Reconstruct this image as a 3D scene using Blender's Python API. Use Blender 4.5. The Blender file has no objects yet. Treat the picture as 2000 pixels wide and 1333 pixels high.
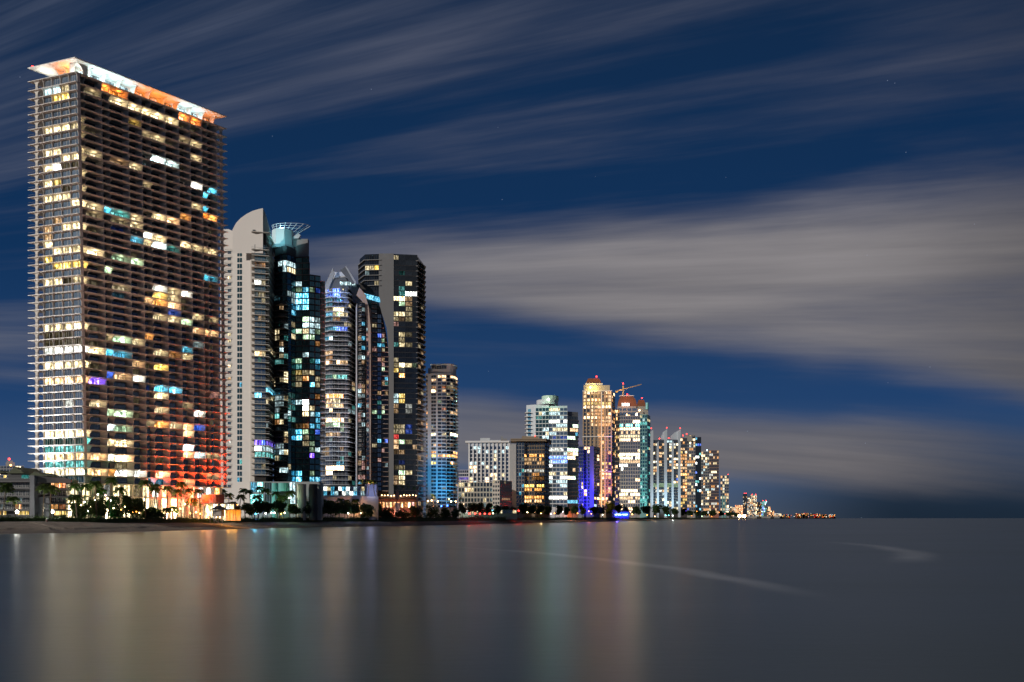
import bpy, math, random
from mathutils import Vector, Matrix
R = math.radians
rnd = random.Random(7)
SC = bpy.context.scene
COL = SC.collection
F = 1500.0; HZ = 1012.5; EYE = 5.0           # focal length in photo pixels, horizon row, eye height (m)

# ------------------------------------------------------------------ camera
cd = bpy.data.cameras.new('camera'); cam = bpy.data.objects.new('camera', cd); COL.objects.link(cam)
cam.location = (0, 0, EYE); cam.rotation_euler = (R(90), 0, 0)
cd.sensor_width = 36; cd.lens = 36 * F / 2000; cd.shift_x = 0
cd.shift_y = (HZ - 1333 / 2) / 2000; cd.clip_start = 1; cd.clip_end = 90000
SC.camera = cam
SC.view_settings.view_transform = 'Standard'; SC.view_settings.look = 'None'
SC.view_settings.exposure = 0; SC.view_settings.gamma = 1; SC.view_settings.use_curve_mapping = False
SC.cycles.max_bounces = 5; SC.cycles.diffuse_bounces = 3; SC.cycles.glossy_bounces = 3
SC.cycles.sample_clamp_indirect = 4; SC.cycles.caustics_reflective = False; SC.cycles.caustics_refractive = False
SC.cycles.use_light_tree = True

# ------------------------------------------------------------------ world: moonlit night sky with streaked cloud
class NT:
    def __init__(s, nt): s.nt = nt; s.n = nt.nodes; s.l = nt.links
    def new(s, t, **k):
        o = s.n.new(t)
        for a, b in k.items(): setattr(o, a, b)
        return o
    def put(s, sock, v):
        if isinstance(v, bpy.types.NodeSocket): s.l.new(v, sock)
        elif v is not None: sock.default_value = v
    def m(s, op, a, b=None, c=None, clamp=False):
        o = s.new('ShaderNodeMath', operation=op, use_clamp=clamp)
        s.put(o.inputs[0], a)
        if b is not None: s.put(o.inputs[1], b)
        if c is not None: s.put(o.inputs[2], c)
        return o.outputs[0]
    def ss(s, v, a, b):                                    # smoothstep a..b -> 0..1
        o = s.new('ShaderNodeMapRange', interpolation_type='SMOOTHSTEP')
        s.put(o.inputs['Value'], v); o.inputs['From Min'].default_value = a; o.inputs['From Max'].default_value = b
        return o.outputs['Result']
    def band(s, v, a, b, c, d): return s.m('MULTIPLY', s.ss(v, a, b), s.m('SUBTRACT', 1.0, s.ss(v, c, d)))
    def xyz(s, x, y, z=0.0):
        o = s.new('ShaderNodeCombineXYZ')
        s.put(o.inputs[0], x); s.put(o.inputs[1], y); s.put(o.inputs[2], z); return o.outputs[0]
    def noise(s, vec, scale, detail=4, rough=.55, dist=0.0):
        o = s.new('ShaderNodeTexNoise'); s.put(o.inputs['Vector'], vec)
        o.inputs['Scale'].default_value = scale; o.inputs['Detail'].default_value = detail
        o.inputs['Roughness'].default_value = rough; o.inputs['Distortion'].default_value = dist
        return o.outputs['Fac']
    def mix(s, f, a, b, mode='MIX'):
        o = s.new('ShaderNodeMix', data_type='RGBA', blend_type=mode)
        s.put(o.inputs[0], f); s.put(o.inputs[6], a); s.put(o.inputs[7], b); return o.outputs[2]
    def ramp(s, f, stops):
        o = s.new('ShaderNodeValToRGB'); s.put(o.inputs[0], f); e = o.color_ramp.elements
        while len(e) < len(stops): e.new(.5)
        for k, (p, c) in enumerate(stops): e[k].position = p; e[k].color = c if len(c) == 4 else (*c, 1)
        return o.outputs[0]

world = bpy.data.worlds.new('World'); SC.world = world; world.use_nodes = True
w = NT(world.node_tree); w.n.clear()
tc = w.new('ShaderNodeTexCoord'); sp = w.new('ShaderNodeSeparateXYZ'); w.l.new(tc.outputs['Generated'], sp.inputs[0])
ay = w.m('MAXIMUM', w.m('ABSOLUTE', sp.outputs[1]), .14)
u = w.m('DIVIDE', sp.outputs[0], ay); v = w.m('DIVIDE', w.m('ABSOLUTE', sp.outputs[2]), ay)
du = w.m('ADD', u, 1.6); dv = w.m('SUBTRACT', v, .248)
rr = w.m('SQRT', w.m('ADD', w.m('MULTIPLY', du, du), w.m('MULTIPLY', dv, dv)))
th0 = w.m('MULTIPLY', w.m('ARCTAN2', dv, du), 180 / math.pi)
warp = w.noise(w.xyz(w.m('MULTIPLY', u, 1.5), w.m('MULTIPLY', v, 2.4)), 1.0, 3, .55)
th = w.m('ADD', th0, w.m('MULTIPLY', w.m('SUBTRACT', warp, .5), 4.5))
sv = w.xyz(w.m('MULTIPLY', th0, .40), w.m('MULTIPLY', rr, 1.2), 3.1)
streak = w.noise(sv, 1.0, 5, .52, .25)
fine = w.noise(w.xyz(w.m('MULTIPLY', th0, 1.7), w.m('MULTIPLY', rr, 1.5), 8.0), 1.0, 5, .6, .15)
tl = w.m('ADD', th, w.m('MULTIPLY', w.m('SUBTRACT', rr, 1.49), 4.6))
big = w.m('MULTIPLY', w.m('MULTIPLY', w.ss(tl, -.2, 2.2), w.m('SUBTRACT', 1.0, w.ss(th, 2.6, 6.2))), w.ss(rr, .95, 1.6))
v2 = w.m('ADD', v, w.m('ADD', w.m('MULTIPLY', u, .05), w.m('MULTIPLY', w.m('SUBTRACT', warp, .5), .05)))
sec = w.m('MULTIPLY', w.band(v2, .035, .085, .125, .170), w.m('MULTIPLY', w.ss(u, -.6, .1), w.m('SUBTRACT', 1.0, w.m('MULTIPLY', w.ss(u, .40, .68), .6))))
upl = w.m('MULTIPLY', w.band(th, 9.0, 13.0, 60, 90), w.m('SUBTRACT', 1.0, w.ss(rr, 1.45, 2.1)))
upr = w.m('MULTIPLY', w.band(th, 6.6, 9.0, 60, 90), w.ss(rr, 1.85, 2.4))
low = w.m('MULTIPLY', w.band(th0, -6.0, -2.0, 1.0, 3.0), w.m('SUBTRACT', 1.0, w.ss(rr, .9, 1.3)))
base = w.m('ADD', w.m('ADD', w.m('MULTIPLY', big, .80), w.m('MULTIPLY', sec, .80)),
           w.m('ADD', w.m('ADD', w.m('MULTIPLY', upl, .36), w.m('MULTIPLY', upr, .42)), w.m('MULTIPLY', low, .35)))
mid = w.noise(w.xyz(w.m('MULTIPLY', th0, .9), w.m('MULTIPLY', rr, 2.1), 5.0), 1.0, 5, .58, .2)
mod = w.m('ADD', w.m('ADD', w.m('MULTIPLY', w.m('SUBTRACT', streak, .5), 1.7), w.m('MULTIPLY', w.m('SUBTRACT', fine, .5), .36)), w.m('MULTIPLY', w.m('SUBTRACT', mid, .5), 1.1))
up = w.ss(th0, 4, 9)
cov = w.m('ADD', base, w.m('MULTIPLY', mod, w.m('ADD', .52, w.m('MULTIPLY', up, .04))), None, True)
cov = w.ss(cov, -.06, 1.0)
blue = w.ramp(w.m('MULTIPLY', v, 1.4), [(0.0, (.075, .100, .150)), (.07, (.060, .105, .205)), (.22, (.014, .052, .150)), (.5, (.0042, .030, .098)), (1.0, (.005, .021, .062))])
edge = w.m('MULTIPLY', w.ss(u, .20, .52), w.m('SUBTRACT', 1.0, w.ss(v, .0, .17)))          # the sea side, away from the city glow
blue = w.mix(w.m('MULTIPLY', edge, .93), blue, (.006, .016, .032, 1))
cloudc = w.ramp(w.m('MULTIPLY', v, 1.4), [(0.0, (.120, .110, .116)), (.2, (.175, .166, .176)), (.5, (.222, .208, .216)), (.72, (.115, .118, .155)), (1.0, (.070, .080, .118))])
leftd = w.ss(u, -.75, .25)
cloudc = w.mix(leftd, w.mix(.55, cloudc, (.06, .085, .145, 1)), cloudc)
tone = w.m('ADD', .42, w.m('ADD', w.m('MULTIPLY', fine, .5), w.m('ADD', w.m('MULTIPLY', mid, .35), w.m('MULTIPLY', streak, .35))))
tone = w.m('MULTIPLY', tone, w.m('SUBTRACT', 1.0, w.m('MULTIPLY', w.ss(u, .38, .74), .42)))
cloudc = w.mix(1.0, cloudc, w.xyz(tone, tone, tone), 'MULTIPLY')
sky = w.mix(cov, blue, cloudc)
vor = w.new('ShaderNodeTexVoronoi', feature='F1'); w.l.new(tc.outputs['Generated'], vor.inputs['Vector']); vor.inputs['Scale'].default_value = 55
star = w.m('MULTIPLY', w.m('LESS_THAN', vor.outputs['Distance'], .024), w.m('GREATER_THAN', w.m('FRACT', w.m('MULTIPLY', vor.outputs['Color'], 7.3)), .55))
sky = w.mix(w.m('MULTIPLY', star, .28), sky, (.5, .6, .8, 1))
bg = w.new('ShaderNodeBackground'); w.l.new(sky, bg.inputs['Color']); bg.inputs['Strength'].default_value = 1.0
wo = w.new('ShaderNodeOutputWorld'); w.l.new(bg.outputs[0], wo.inputs[0])
world.cycles.sampling_method = 'MANUAL'; world.cycles.sample_map_resolution = 512

# ------------------------------------------------------------------ moon
ml = bpy.data.lights.new('moon', 'SUN'); ml.energy = 2.9; ml.angle = R(.5); ml.color = (1, .93, .84)
mo = bpy.data.objects.new('moon', ml); COL.objects.link(mo)
mo.rotation_euler = Vector((-.75, -.63, .30)).to_track_quat('Z', 'Y').to_euler()

# ------------------------------------------------------------------ materials
MC = {}
def rgb(c): return (*c, 1)
def mat(name, col, rough=.7, metal=0.0, var=.12, scale=.35, spec=.4):
    if name in MC: return MC[name]
    m = bpy.data.materials.new(name); m.use_nodes = True; n = NT(m.node_tree); b = n.n['Principled BSDF']
    t = n.new('ShaderNodeTexCoord')
    nz = n.noise(t.outputs['Object'], scale, 5, .6)
    k = n.m('ADD', 1 - var, n.m('MULTIPLY', nz, 2 * var))
    o = n.mix(1.0, rgb(col), n.xyz(k, k, k), 'MULTIPLY'); n.l.new(o, b.inputs['Base Color'])
    b.inputs['Roughness'].default_value = rough; b.inputs['Metallic'].default_value = metal
    b.inputs['Specular IOR Level'].default_value = spec
    MC[name] = m; return m
def glass(name, col, rough=.12, metal=.85):
    if name in MC: return MC[name]
    m = bpy.data.materials.new(name); m.use_nodes = True; n = NT(m.node_tree); b = n.n['Principled BSDF']
    t = n.new('ShaderNodeTexCoord'); oi = n.new('ShaderNodeObjectInfo')
    vo = n.new('ShaderNodeTexNoise'); vo.inputs['Scale'].default_value = .45; n.l.new(t.outputs['Object'], vo.inputs['Vector'])
    k = n.m('MULTIPLY', n.m('ADD', .55, n.m('MULTIPLY', vo.outputs['Fac'], .9)), n.m('ADD', .75, n.m('MULTIPLY', oi.outputs['Random'], .5)))
    n.l.new(n.mix(1.0, rgb(col), n.xyz(k, k, k), 'MULTIPLY'), b.inputs['Base Color'])
    b.inputs['Roughness'].default_value = rough; b.inputs['Metallic'].default_value = metal
    MC[name] = m; return m
LC = dict(cream=(1, .80, .42), warm=(1, .60, .27), white=(.92, .95, .86), cold=(.62, .90, .95), teal=(.10, .62, .58), cyan=(.07, .52, .80),
          blue=(.04, .16, 1.0), violet=(.16, .05, 1.0), orange=(1, .26, .03), yellow=(1, .66, .13), green=(.55, .85, .50), red=(1, .03, .02), amber=(1, .42, .09), pink=(1, .5, .42))
LV = {0: .10, 1: .42, 2: 1.45, 3: 4.2, 4: 13.0}
def lamp(col, lvl, pattern=True):
    key = 'lit_%s_%s_%d' % (col, lvl, pattern)
    if key in MC: return MC[key]
    m = bpy.data.materials.new('lit_window_' + col if pattern else 'lamp_glow_' + col); m.use_nodes = True; n = NT(m.node_tree); n.n.clear()
    e = n.new('ShaderNodeEmission'); o = n.new('ShaderNodeOutputMaterial'); n.l.new(e.outputs[0], o.inputs[0])
    c = LC[col]; st = LV[lvl] if lvl in LV else lvl
    if pattern:                                            # lit room painted into the pane's glow: curtains, furniture, brighter spots
        t = n.new('ShaderNodeTexCoord'); oi = n.new('ShaderNodeObjectInfo'); s = n.new('ShaderNodeSeparateXYZ'); n.l.new(t.outputs['Object'], s.inputs[0])
        rx = n.m('MULTIPLY', oi.outputs['Random'], 91.0)
        h = n.m('ADD', s.outputs[0], s.outputs[1])
        cur = n.noise(n.xyz(n.m('ADD', n.m('MULTIPLY', h, 1.1), rx), n.m('MULTIPLY', s.outputs[2], .12)), 1.0, 3, .65)
        fur = n.noise(n.xyz(n.m('ADD', h, rx), n.m('MULTIPLY', s.outputs[2], .9), rx), .8, 3, .6)
        k = n.m('MULTIPLY', n.m('ADD', .12, n.m('MULTIPLY', n.ss(cur, .36, .64), 1.25)), n.m('ADD', .35, n.m('MULTIPLY', n.ss(fur, .35, .6), .95)))
        k = n.m('MULTIPLY', k, n.m('ADD', .65, n.m('MULTIPLY', oi.outputs['Random'], .7)))
        white = tuple(min(1, x * .55 + .42) for x in c)
        cc = n.mix(n.m('MULTIPLY', n.ss(k, .4, 1.4), .45), rgb(c), rgb(white)); n.l.new(cc, e.inputs['Color'])
        n.l.new(n.m('MULTIPLY', k, st), e.inputs['Strength'])
    else:
        e.inputs['Color'].default_value = rgb(c); e.inputs['Strength'].default_value = st
    MC[key] = m; return m

concrete = mat('pale_concrete', (.60, .56, .51), .75)
white = mat('white_render', (.70, .66, .62), .7, var=.06, scale=.05)
whiteb = mat('cool_white_render', (.50, .53, .56), .7, var=.08)
grey = mat('grey_render', (.22, .22, .225), .7, var=.06, scale=.06)
darkgrey = mat('dark_grey_metal', (.06, .063, .07), .5)
brownst = mat('brown_stone', (.13, .085, .055), .7)
tanst = mat('tan_stone', (.40, .29, .19), .7)
darkwall = mat('dark_wall', (.045, .038, .035), .6)
frame_dk = mat('window_frame_dark', (.02, .02, .022), .5)
frame_lt = mat('window_frame_light', (.35, .35, .34), .5)
silver = mat('silver_slab', (.42, .43, .46), .5)
coral = mat('coral_render', (.62, .22, .13), .8)
g_dark = glass('dark_glass', (.14, .19, .23))
g_black = glass('black_glass', (.06, .075, .085), .15)
g_blue = glass('blue_glass', (.26, .36, .47))
g_teal = glass('teal_glass', (.10, .27, .36))
g_navy = glass('navy_glass', (.12, .19, .28))
leaf = mat('palm_leaf', (.045, .080, .020), .55, var=.4, scale=.8)
leaf2 = mat('dark_leaf', (.030, .056, .016), .6, var=.5, scale=.6)
def translucent(m, col, f):                                # thin leaves let the lamps behind them glow through
    n = NT(m.node_tree); t = n.new('ShaderNodeBsdfTranslucent'); t.inputs['Color'].default_value = rgb(col); mx = n.new('ShaderNodeMixShader'); mx.inputs[0].default_value = f
    n.l.new(n.n['Principled BSDF'].outputs[0], mx.inputs[1]); n.l.new(t.outputs[0], mx.inputs[2]); n.l.new(mx.outputs[0], n.n['Material Output'].inputs['Surface'])
translucent(leaf, (.16, .24, .04), .45); translucent(leaf2, (.08, .13, .03), .35)
bark = mat('palm_bark', (.11, .085, .06), .85, var=.3)

# ------------------------------------------------------------------ geometry helpers
def P(px, Y): return Vector(((px - 1000) / F * Y, Y))
def Z(py, Y): return EYE + (HZ - py) * Y / F
class MB:
    def __init__(s): s.v = []; s.f = []; s.m = []
    def add(s, vs, fs, mi=0):
        k = len(s.v); s.v += [tuple(p) for p in vs]; s.f += [tuple(k + i for i in q) for q in fs]; s.m += [mi] * len(fs)
    def hexa(s, b, t, mi=0):                                # b, t: 4 bottom and 4 top points
        s.add(list(b) + list(t), [(3, 2, 1, 0), (4, 5, 6, 7), (0, 1, 5, 4), (1, 2, 6, 5), (2, 3, 7, 6), (3, 0, 4, 7)], mi)
    def box(s, x0, x1, y0, y1, z0, z1, mi=0):
        s.hexa([(x0, y0, z0), (x1, y0, z0), (x1, y1, z0), (x0, y1, z0)], [(x0, y0, z1), (x1, y0, z1), (x1, y1, z1), (x0, y1, z1)], mi)
    def fbox(s, A, u_, n_, a0, a1, z0, z1, n0, n1, mi=0):   # box in a facade frame: along u_, out along n_
        q = [A + u_ * a0 + n_ * n1, A + u_ * a1 + n_ * n1, A + u_ * a1 + n_ * n0, A + u_ * a0 + n_ * n0]
        s.hexa([(p.x, p.y, z0) for p in q], [(p.x, p.y, z1) for p in q], mi)
    def prism(s, poly, z0, z1, mi=0, poly2=None):
        n = len(poly); p2 = poly2 or poly
        s.add([(p[0], p[1], z0) for p in poly] + [(p[0], p[1], z1) for p in p2],
              [tuple(range(n - 1, -1, -1)), tuple(range(n, 2 * n))] + [(i, (i + 1) % n, n + (i + 1) % n, n + i) for i in range(n)], mi)
    def beam(s, a, b, r, mi=0, r2=None, n=6):
        a = Vector(a); b = Vector(b); d = (b - a).normalized(); x = d.orthogonal().normalized(); y = d.cross(x); r2 = r if r2 is None else r2
        c = [math.cos(2 * math.pi * i / n) for i in range(n)]; q = [math.sin(2 * math.pi * i / n) for i in range(n)]
        s.add([a + x * r * c[i] + y * r * q[i] for i in range(n)] + [b + x * r2 * c[i] + y * r2 * q[i] for i in range(n)],
              [tuple(range(n - 1, -1, -1)), tuple(range(n, 2 * n))] + [(i, (i + 1) % n, n + (i + 1) % n, n + i) for i in range(n)], mi)
    def ball(s, c, r, mi=0, sz=1.0):
        seg, rings = 8, 5; vs = [(c[0], c[1], c[2] + r * sz)]
        for i in range(1, rings):
            a = math.pi * i / rings
            for j in range(seg):
                b = 2 * math.pi * j / seg; vs.append((c[0] + r * math.sin(a) * math.cos(b), c[1] + r * math.sin(a) * math.sin(b), c[2] + r * sz * math.cos(a)))
        vs.append((c[0], c[1], c[2] - r * sz)); L = len(vs) - 1; fs = []
        for j in range(seg):
            fs.append((0, 1 + j, 1 + (j + 1) % seg)); fs.append((L, L - seg + (j + 1) % seg, L - seg + j))
            for i in range(rings - 2): a = 1 + i * seg; fs.append((a + j, a + seg + j, a + seg + (j + 1) % seg, a + (j + 1) % seg))
        s.add(vs, fs, mi)
    def mesh(s, name, mats):
        me = bpy.data.meshes.new(name); me.from_pydata(s.v, [], s.f)
        for m in mats: me.materials.append(m)
        if len(mats) > 1: me.polygons.foreach_set('material_index', s.m)
        me.update(); return me
    def obj(s, name, mats, parent=None, kind=None):
        mats = mats if isinstance(mats, (list, tuple)) else [mats]
        return link(name, s.mesh(name, mats), parent, kind)
def link(name, data, parent=None, kind=None, loc=None, rz=0):
    o = bpy.data.objects.new(name, data); COL.objects.link(o)
    if loc is not None: o.location = loc; o.rotation_euler = (0, 0, rz)
    if parent is not None:
        o.parent = parent; o.matrix_parent_inverse = Matrix.Translation(parent.location).inverted()
    if kind: o['kind'] = kind
    return o
def tag(o, label, cat, group=None):
    o['label'] = label; o['category'] = cat
    if group: o['group'] = group
    return o
def thing(name, label, cat, loc, group=None):
    o = bpy.data.objects.new(name, None); COL.objects.link(o); o.location = loc; o.empty_display_size = 1
    return tag(o, label, cat, group)
def light(kind, loc, col, power, parent=None, target=None, size=60, blend=.8, radius=.5):
    l = bpy.data.lights.new('lamp_light', kind); l.energy = power; l.color = col if not isinstance(col, str) else LC[col]; l.shadow_soft_size = radius
    if kind == 'SPOT': l.spot_size = R(size); l.spot_blend = blend
    o = bpy.data.objects.new('lamp_light', l); COL.objects.link(o); o.location = loc
    if target is not None: o.rotation_euler = (Vector(loc) - Vector(target)).to_track_quat('Z', 'Y').to_euler()
    if parent is not None: o.parent = parent; o.matrix_parent_inverse = Matrix.Translation(parent.location).inverted()
    return o
def offset(poly, d):                                        # outward mitred offset of a closed polygon
    n = len(poly); area = sum(poly[i][0] * poly[(i + 1) % n][1] - poly[(i + 1) % n][0] * poly[i][1] for i in range(n)); sg = 1 if area > 0 else -1; out = []
    for i in range(n):
        a, b, c = Vector(poly[i - 1]), Vector(poly[i]), Vector(poly[(i + 1) % n])
        e1 = (b - a).normalized(); e2 = (c - b).normalized(); n1 = Vector((e1.y, -e1.x)) * sg; n2 = Vector((e2.y, -e2.x)) * sg
        m = (n1 + n2); m = m / max(.5, m.length_squared / 2) if m.length > 1e-4 else n1
        out.append(b + m * d)
    return out

GZ = 3.8                                                    # land level
class Tower:
    """one building: its root Empty, its windows gathered until finish()"""
    def __init__(s, name, label, cat, px, Y, group=None):
        c = P(px, Y); s.root = thing(name, label, cat, (c.x, c.y, GZ), group); s.win = []; s.Y = Y; s.cache = {}
    def block(s, pts, z0, z1, m, name='wall', poly2=None):
        b = MB(); b.prism(pts, z0, z1, 0, poly2); return b.obj(name, m, s.root)
    def slabs(s, poly, zs, prot, th, m, name='floor_slab', stuff=False):
        q = offset(poly, prot); c = s.root.location
        if stuff:
            b = MB()
            for z in zs: b.prism(q, z - th, z)
            return b.obj(name, m, s.root, 'stuff')
        b = MB(); b.prism([(p[0] - c.x, p[1] - c.y) for p in q], -th, 0); me = b.mesh(name, [m])
        for z in zs: link(name, me, s.root, None, (c.x, c.y, z))
    def rails(s, poly, zs, prot, m, stuff=True, h=1.0):
        q = offset(poly, prot); b = MB()
        for z in zs:
            for i in range(len(q)):
                a_, b_ = Vector(q[i]), Vector(q[(i + 1) % len(q)])
                if (a_ - b_).length < .2: continue
                u_ = (b_ - a_).normalized(); b.fbox(a_, u_, Vector((u_.y, -u_.x)), 0, (b_ - a_).length, z + h - .12, z + h, -.05, .05)
                pass
        return b.obj('railing', m, s.root, 'stuff')
    def window(s, A, u_, a0, a1, z0, z1, pane, frame, mull=2, size=None):
        s.win.append((A.copy(), u_.copy(), a0, a1, z0, z1, pane, frame, mull))
    def facade(s, A, B, zs, h, cols, pane, frame, lit=None, sill=.12, head=.15, mull=2, out=.06, special=None, depth=0):
        """windows in columns (fractions of A..B) on every floor of zs; lit(i, k) -> material or None"""
        u_ = (B - A).normalized(); L = (B - A).length; n_ = Vector((u_.y, -u_.x))
        for i, z in enumerate(zs):
            for k, (c0, c1) in enumerate(cols):
                m = lit(i, k, A + u_ * L * (c0 + c1) / 2, z + h / 2) if lit else None
                s.window(A + n_ * out, u_, c0 * L, c1 * L, z + sill, z + h - head, m or pane, frame, mull)
    def finish(s, maxn=300, minpx=7.0):
        # a window with its pane and mullions: the ones that show largest are objects, the rest one mesh
        def px(wd): A, u_, a0, a1, z0, z1 = wd[:6]; return (a1 - a0) * F / A.y, (z1 - z0) * F / A.y
        order = sorted(range(len(s.win)), key=lambda i: -px(s.win[i])[0] * px(s.win[i])[1])
        rest = MB(); rm = []; c = 0
        for r_, i in enumerate(order):
            A, u_, a0, a1, z0, z1, pane, frame, mull = s.win[i]; n_ = Vector((u_.y, -u_.x)); wpx, hpx = px(s.win[i])
            if c < maxn and wpx * hpx >= minpx * minpx:
                W = round(a1 - a0, 1); H = round(z1 - z0, 1); key = (W, H, mull, frame.name)
                if key not in s.cache:
                    b = MB(); b.box(0, W, -.02, .08, 0, H, 0); s.cache[key] = None; big_ = wpx * hpx > 95; pb = b
                    if big_: b = MB()
                    for q in range(mull + 2):
                        x = W * q / (mull + 1); b.box(x - .06, x + .06, -.09, .02, 0, H, 1)
                    b.box(0, W, -.07, .02, H - .12, H, 1); b.box(0, W, -.07, .02, 0, .1, 1)
                    if big_: b.m = [0] * len(b.m)
                    s.cache[key] = (pb.mesh('window', [pane]), b.mesh('frame', [frame])) if big_ else (b.mesh('window', [pane, frame]), None)
                p = A + u_ * a0
                o = link('window', s.cache[key][0], s.root, None, (p.x, p.y, z0), math.atan2(u_.y, u_.x))
                o.material_slots[0].link = 'OBJECT'; o.material_slots[0].material = pane; c += 1
                if s.cache[key][1]: f = bpy.data.objects.new('frame', s.cache[key][1]); COL.objects.link(f); f.parent = o
            else:
                if pane.name not in [x.name for x in rm]: rm.append(pane)
                k = [x.name for x in rm].index(pane.name); rest.fbox(A, u_, n_, a0, a1, z0, z1, -.05, .03, k)
                if wpx > 4 and mull:
                    if frame.name not in [x.name for x in rm]: rm.append(frame)
                    kf = [x.name for x in rm].index(frame.name); xm = (a0 + a1) / 2; rest.fbox(A, u_, n_, xm - .08, xm + .08, z0, z1, .03, .1, kf)
        if rest.f: rest.obj('window_glazing', rm, s.root, 'stuff')

def evenly(n, gap=.15, a=0.0, b=1.0):
    w_ = (b - a) / n; return [(a + w_ * (i + gap / 2), a + w_ * (i + 1 - gap / 2)) for i in range(n)]
def floors(z0, z1, n): return [z0 + (z1 - z0) * i / n for i in range(n)]
def lits(density, pal, explicit=(), tol=6, run=.0, rseed=0):
    """random lit windows; pal = list of (colour, level, weight); explicit = [(px, py, colour, level)] as seen in the photo"""
    r = random.Random(rseed); last = {}
    tot = sum(p[2] for p in pal) if pal else 0
    def f(i, k, p, z):
        x = 1000 + p.x / p.y * F; y = HZ - (z - EYE) * F / p.y
        for ex in explicit:
            tx = ex[4] if len(ex) > 4 else tol
            if abs(ex[0] - x) < tx and abs(ex[1] - y) < tol: return lamp(ex[2], ex[3]) if ex[2] else None
        d = density(x, y) if callable(density) else density
        if last.get(i) is not None and r.random() < run: return last[i]
        if r.random() < d:
            t = r.random() * tot
            for c_, l_, w_ in pal:
                t -= w_
                if t <= 0: break
            m = lamp(c_, l_); last[i] = m; return m
        last[i] = None; return None
    return f

# ------------------------------------------------------------------ ground, beach, sea
SH = [(-600, 1075), (-250, 1056), (0, 1044), (200, 1041.5), (500, 1033.5), (650, 1030.5), (800, 1028), (900, 1026), (1000, 1023.5), (1150, 1020), (1300, 1017.0), (1440, 1014.0), (1500, 1013.3)]
shore = [P(x, EYE * F / (y - HZ)) for x, y in SH]
def shore_d(px):                                            # distance of the waterline in a pixel column
    for (x0, y0), (x1, y1) in zip(SH, SH[1:]):
        if x0 <= px <= x1: return EYE * F / (y0 + (y1 - y0) * (px - x0) / (x1 - x0) - HZ)
    return 9000
line = []
for (x0, y0), (x1, y1) in zip(SH, SH[1:]):
    k = 14
    for i in range(k): x = x0 + (x1 - x0) * i / k; line.append(P(x, EYE * F / (y0 + (y1 - y0) * i / k - HZ)))
line.append(shore[-1]); N = len(line); nor = []
for i in range(N):
    a = line[max(0, i - 6)]; b = line[min(N - 1, i + 6)]; t = (b - a).normalized(); nor.append(Vector((-t.y, t.x)))
def beach_ground():
    prof = [(-6, -.6), (0, .0), (3, .45), (8, 1.0), (10, 1.15), (12, 1.75), (15, 2.1), (22, 2.9), (30, 3.5), (40, GZ), (200, GZ), (2500, GZ), (9000, GZ)]
    b = MB(); rr_ = random.Random(3)
    for i in range(N):
        for o_, z in prof:
            j = (math.sin(i * 1.7) * .5 + rr_.random() * .8) * (1 if 0 < o_ < 30 else 0)
            p = line[i] + nor[i] * (o_ + j); b.v.append((p.x, p.y, z + (rr_.random() - .5) * (.12 if 0 < o_ < 40 else 0)))
    m = len(prof)
    for i in range(N - 1):
        for j in range(m - 1): b.f.append((i * m + j, (i + 1) * m + j, (i + 1) * m + j + 1, i * m + j + 1)); b.m.append(0)
    mt = bpy.data.materials.new('sand'); mt.use_nodes = True; n = NT(mt.node_tree); bs = n.n['Principled BSDF']
    t = n.new('ShaderNodeTexCoord'); g = n.new('ShaderNodeSeparateXYZ'); n.l.new(t.outputs['Object'], g.inputs[0])
    nz = n.noise(t.outputs['Object'], .35, 6, .65); nz2 = n.noise(t.outputs['Object'], 2.5, 4, .6)
    c = n.ramp(nz, [(.3, (.16, .125, .095)), (.7, (.30, .245, .19))])
    wet = n.m('MULTIPLY', n.m('SUBTRACT', 1.0, n.ss(g.outputs[2], .2, 2.2)), .62); c = n.mix(wet, c, (.075, .060, .052, 1))
    n.l.new(c, bs.inputs['Base Color']); bs.inputs['Roughness'].default_value = .95
    bp = n.new('ShaderNodeBump'); bp.inputs['Strength'].default_value = .8; bp.inputs['Distance'].default_value = .5; n.l.new(n.m('ADD', nz, n.m('MULTIPLY', nz2, .4)), bp.inputs['Height']); n.l.new(bp.outputs[0], bs.inputs['Normal'])
    o = b.obj('beach_ground', mt, None, 'structure'); return o
beach_ground()
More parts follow.
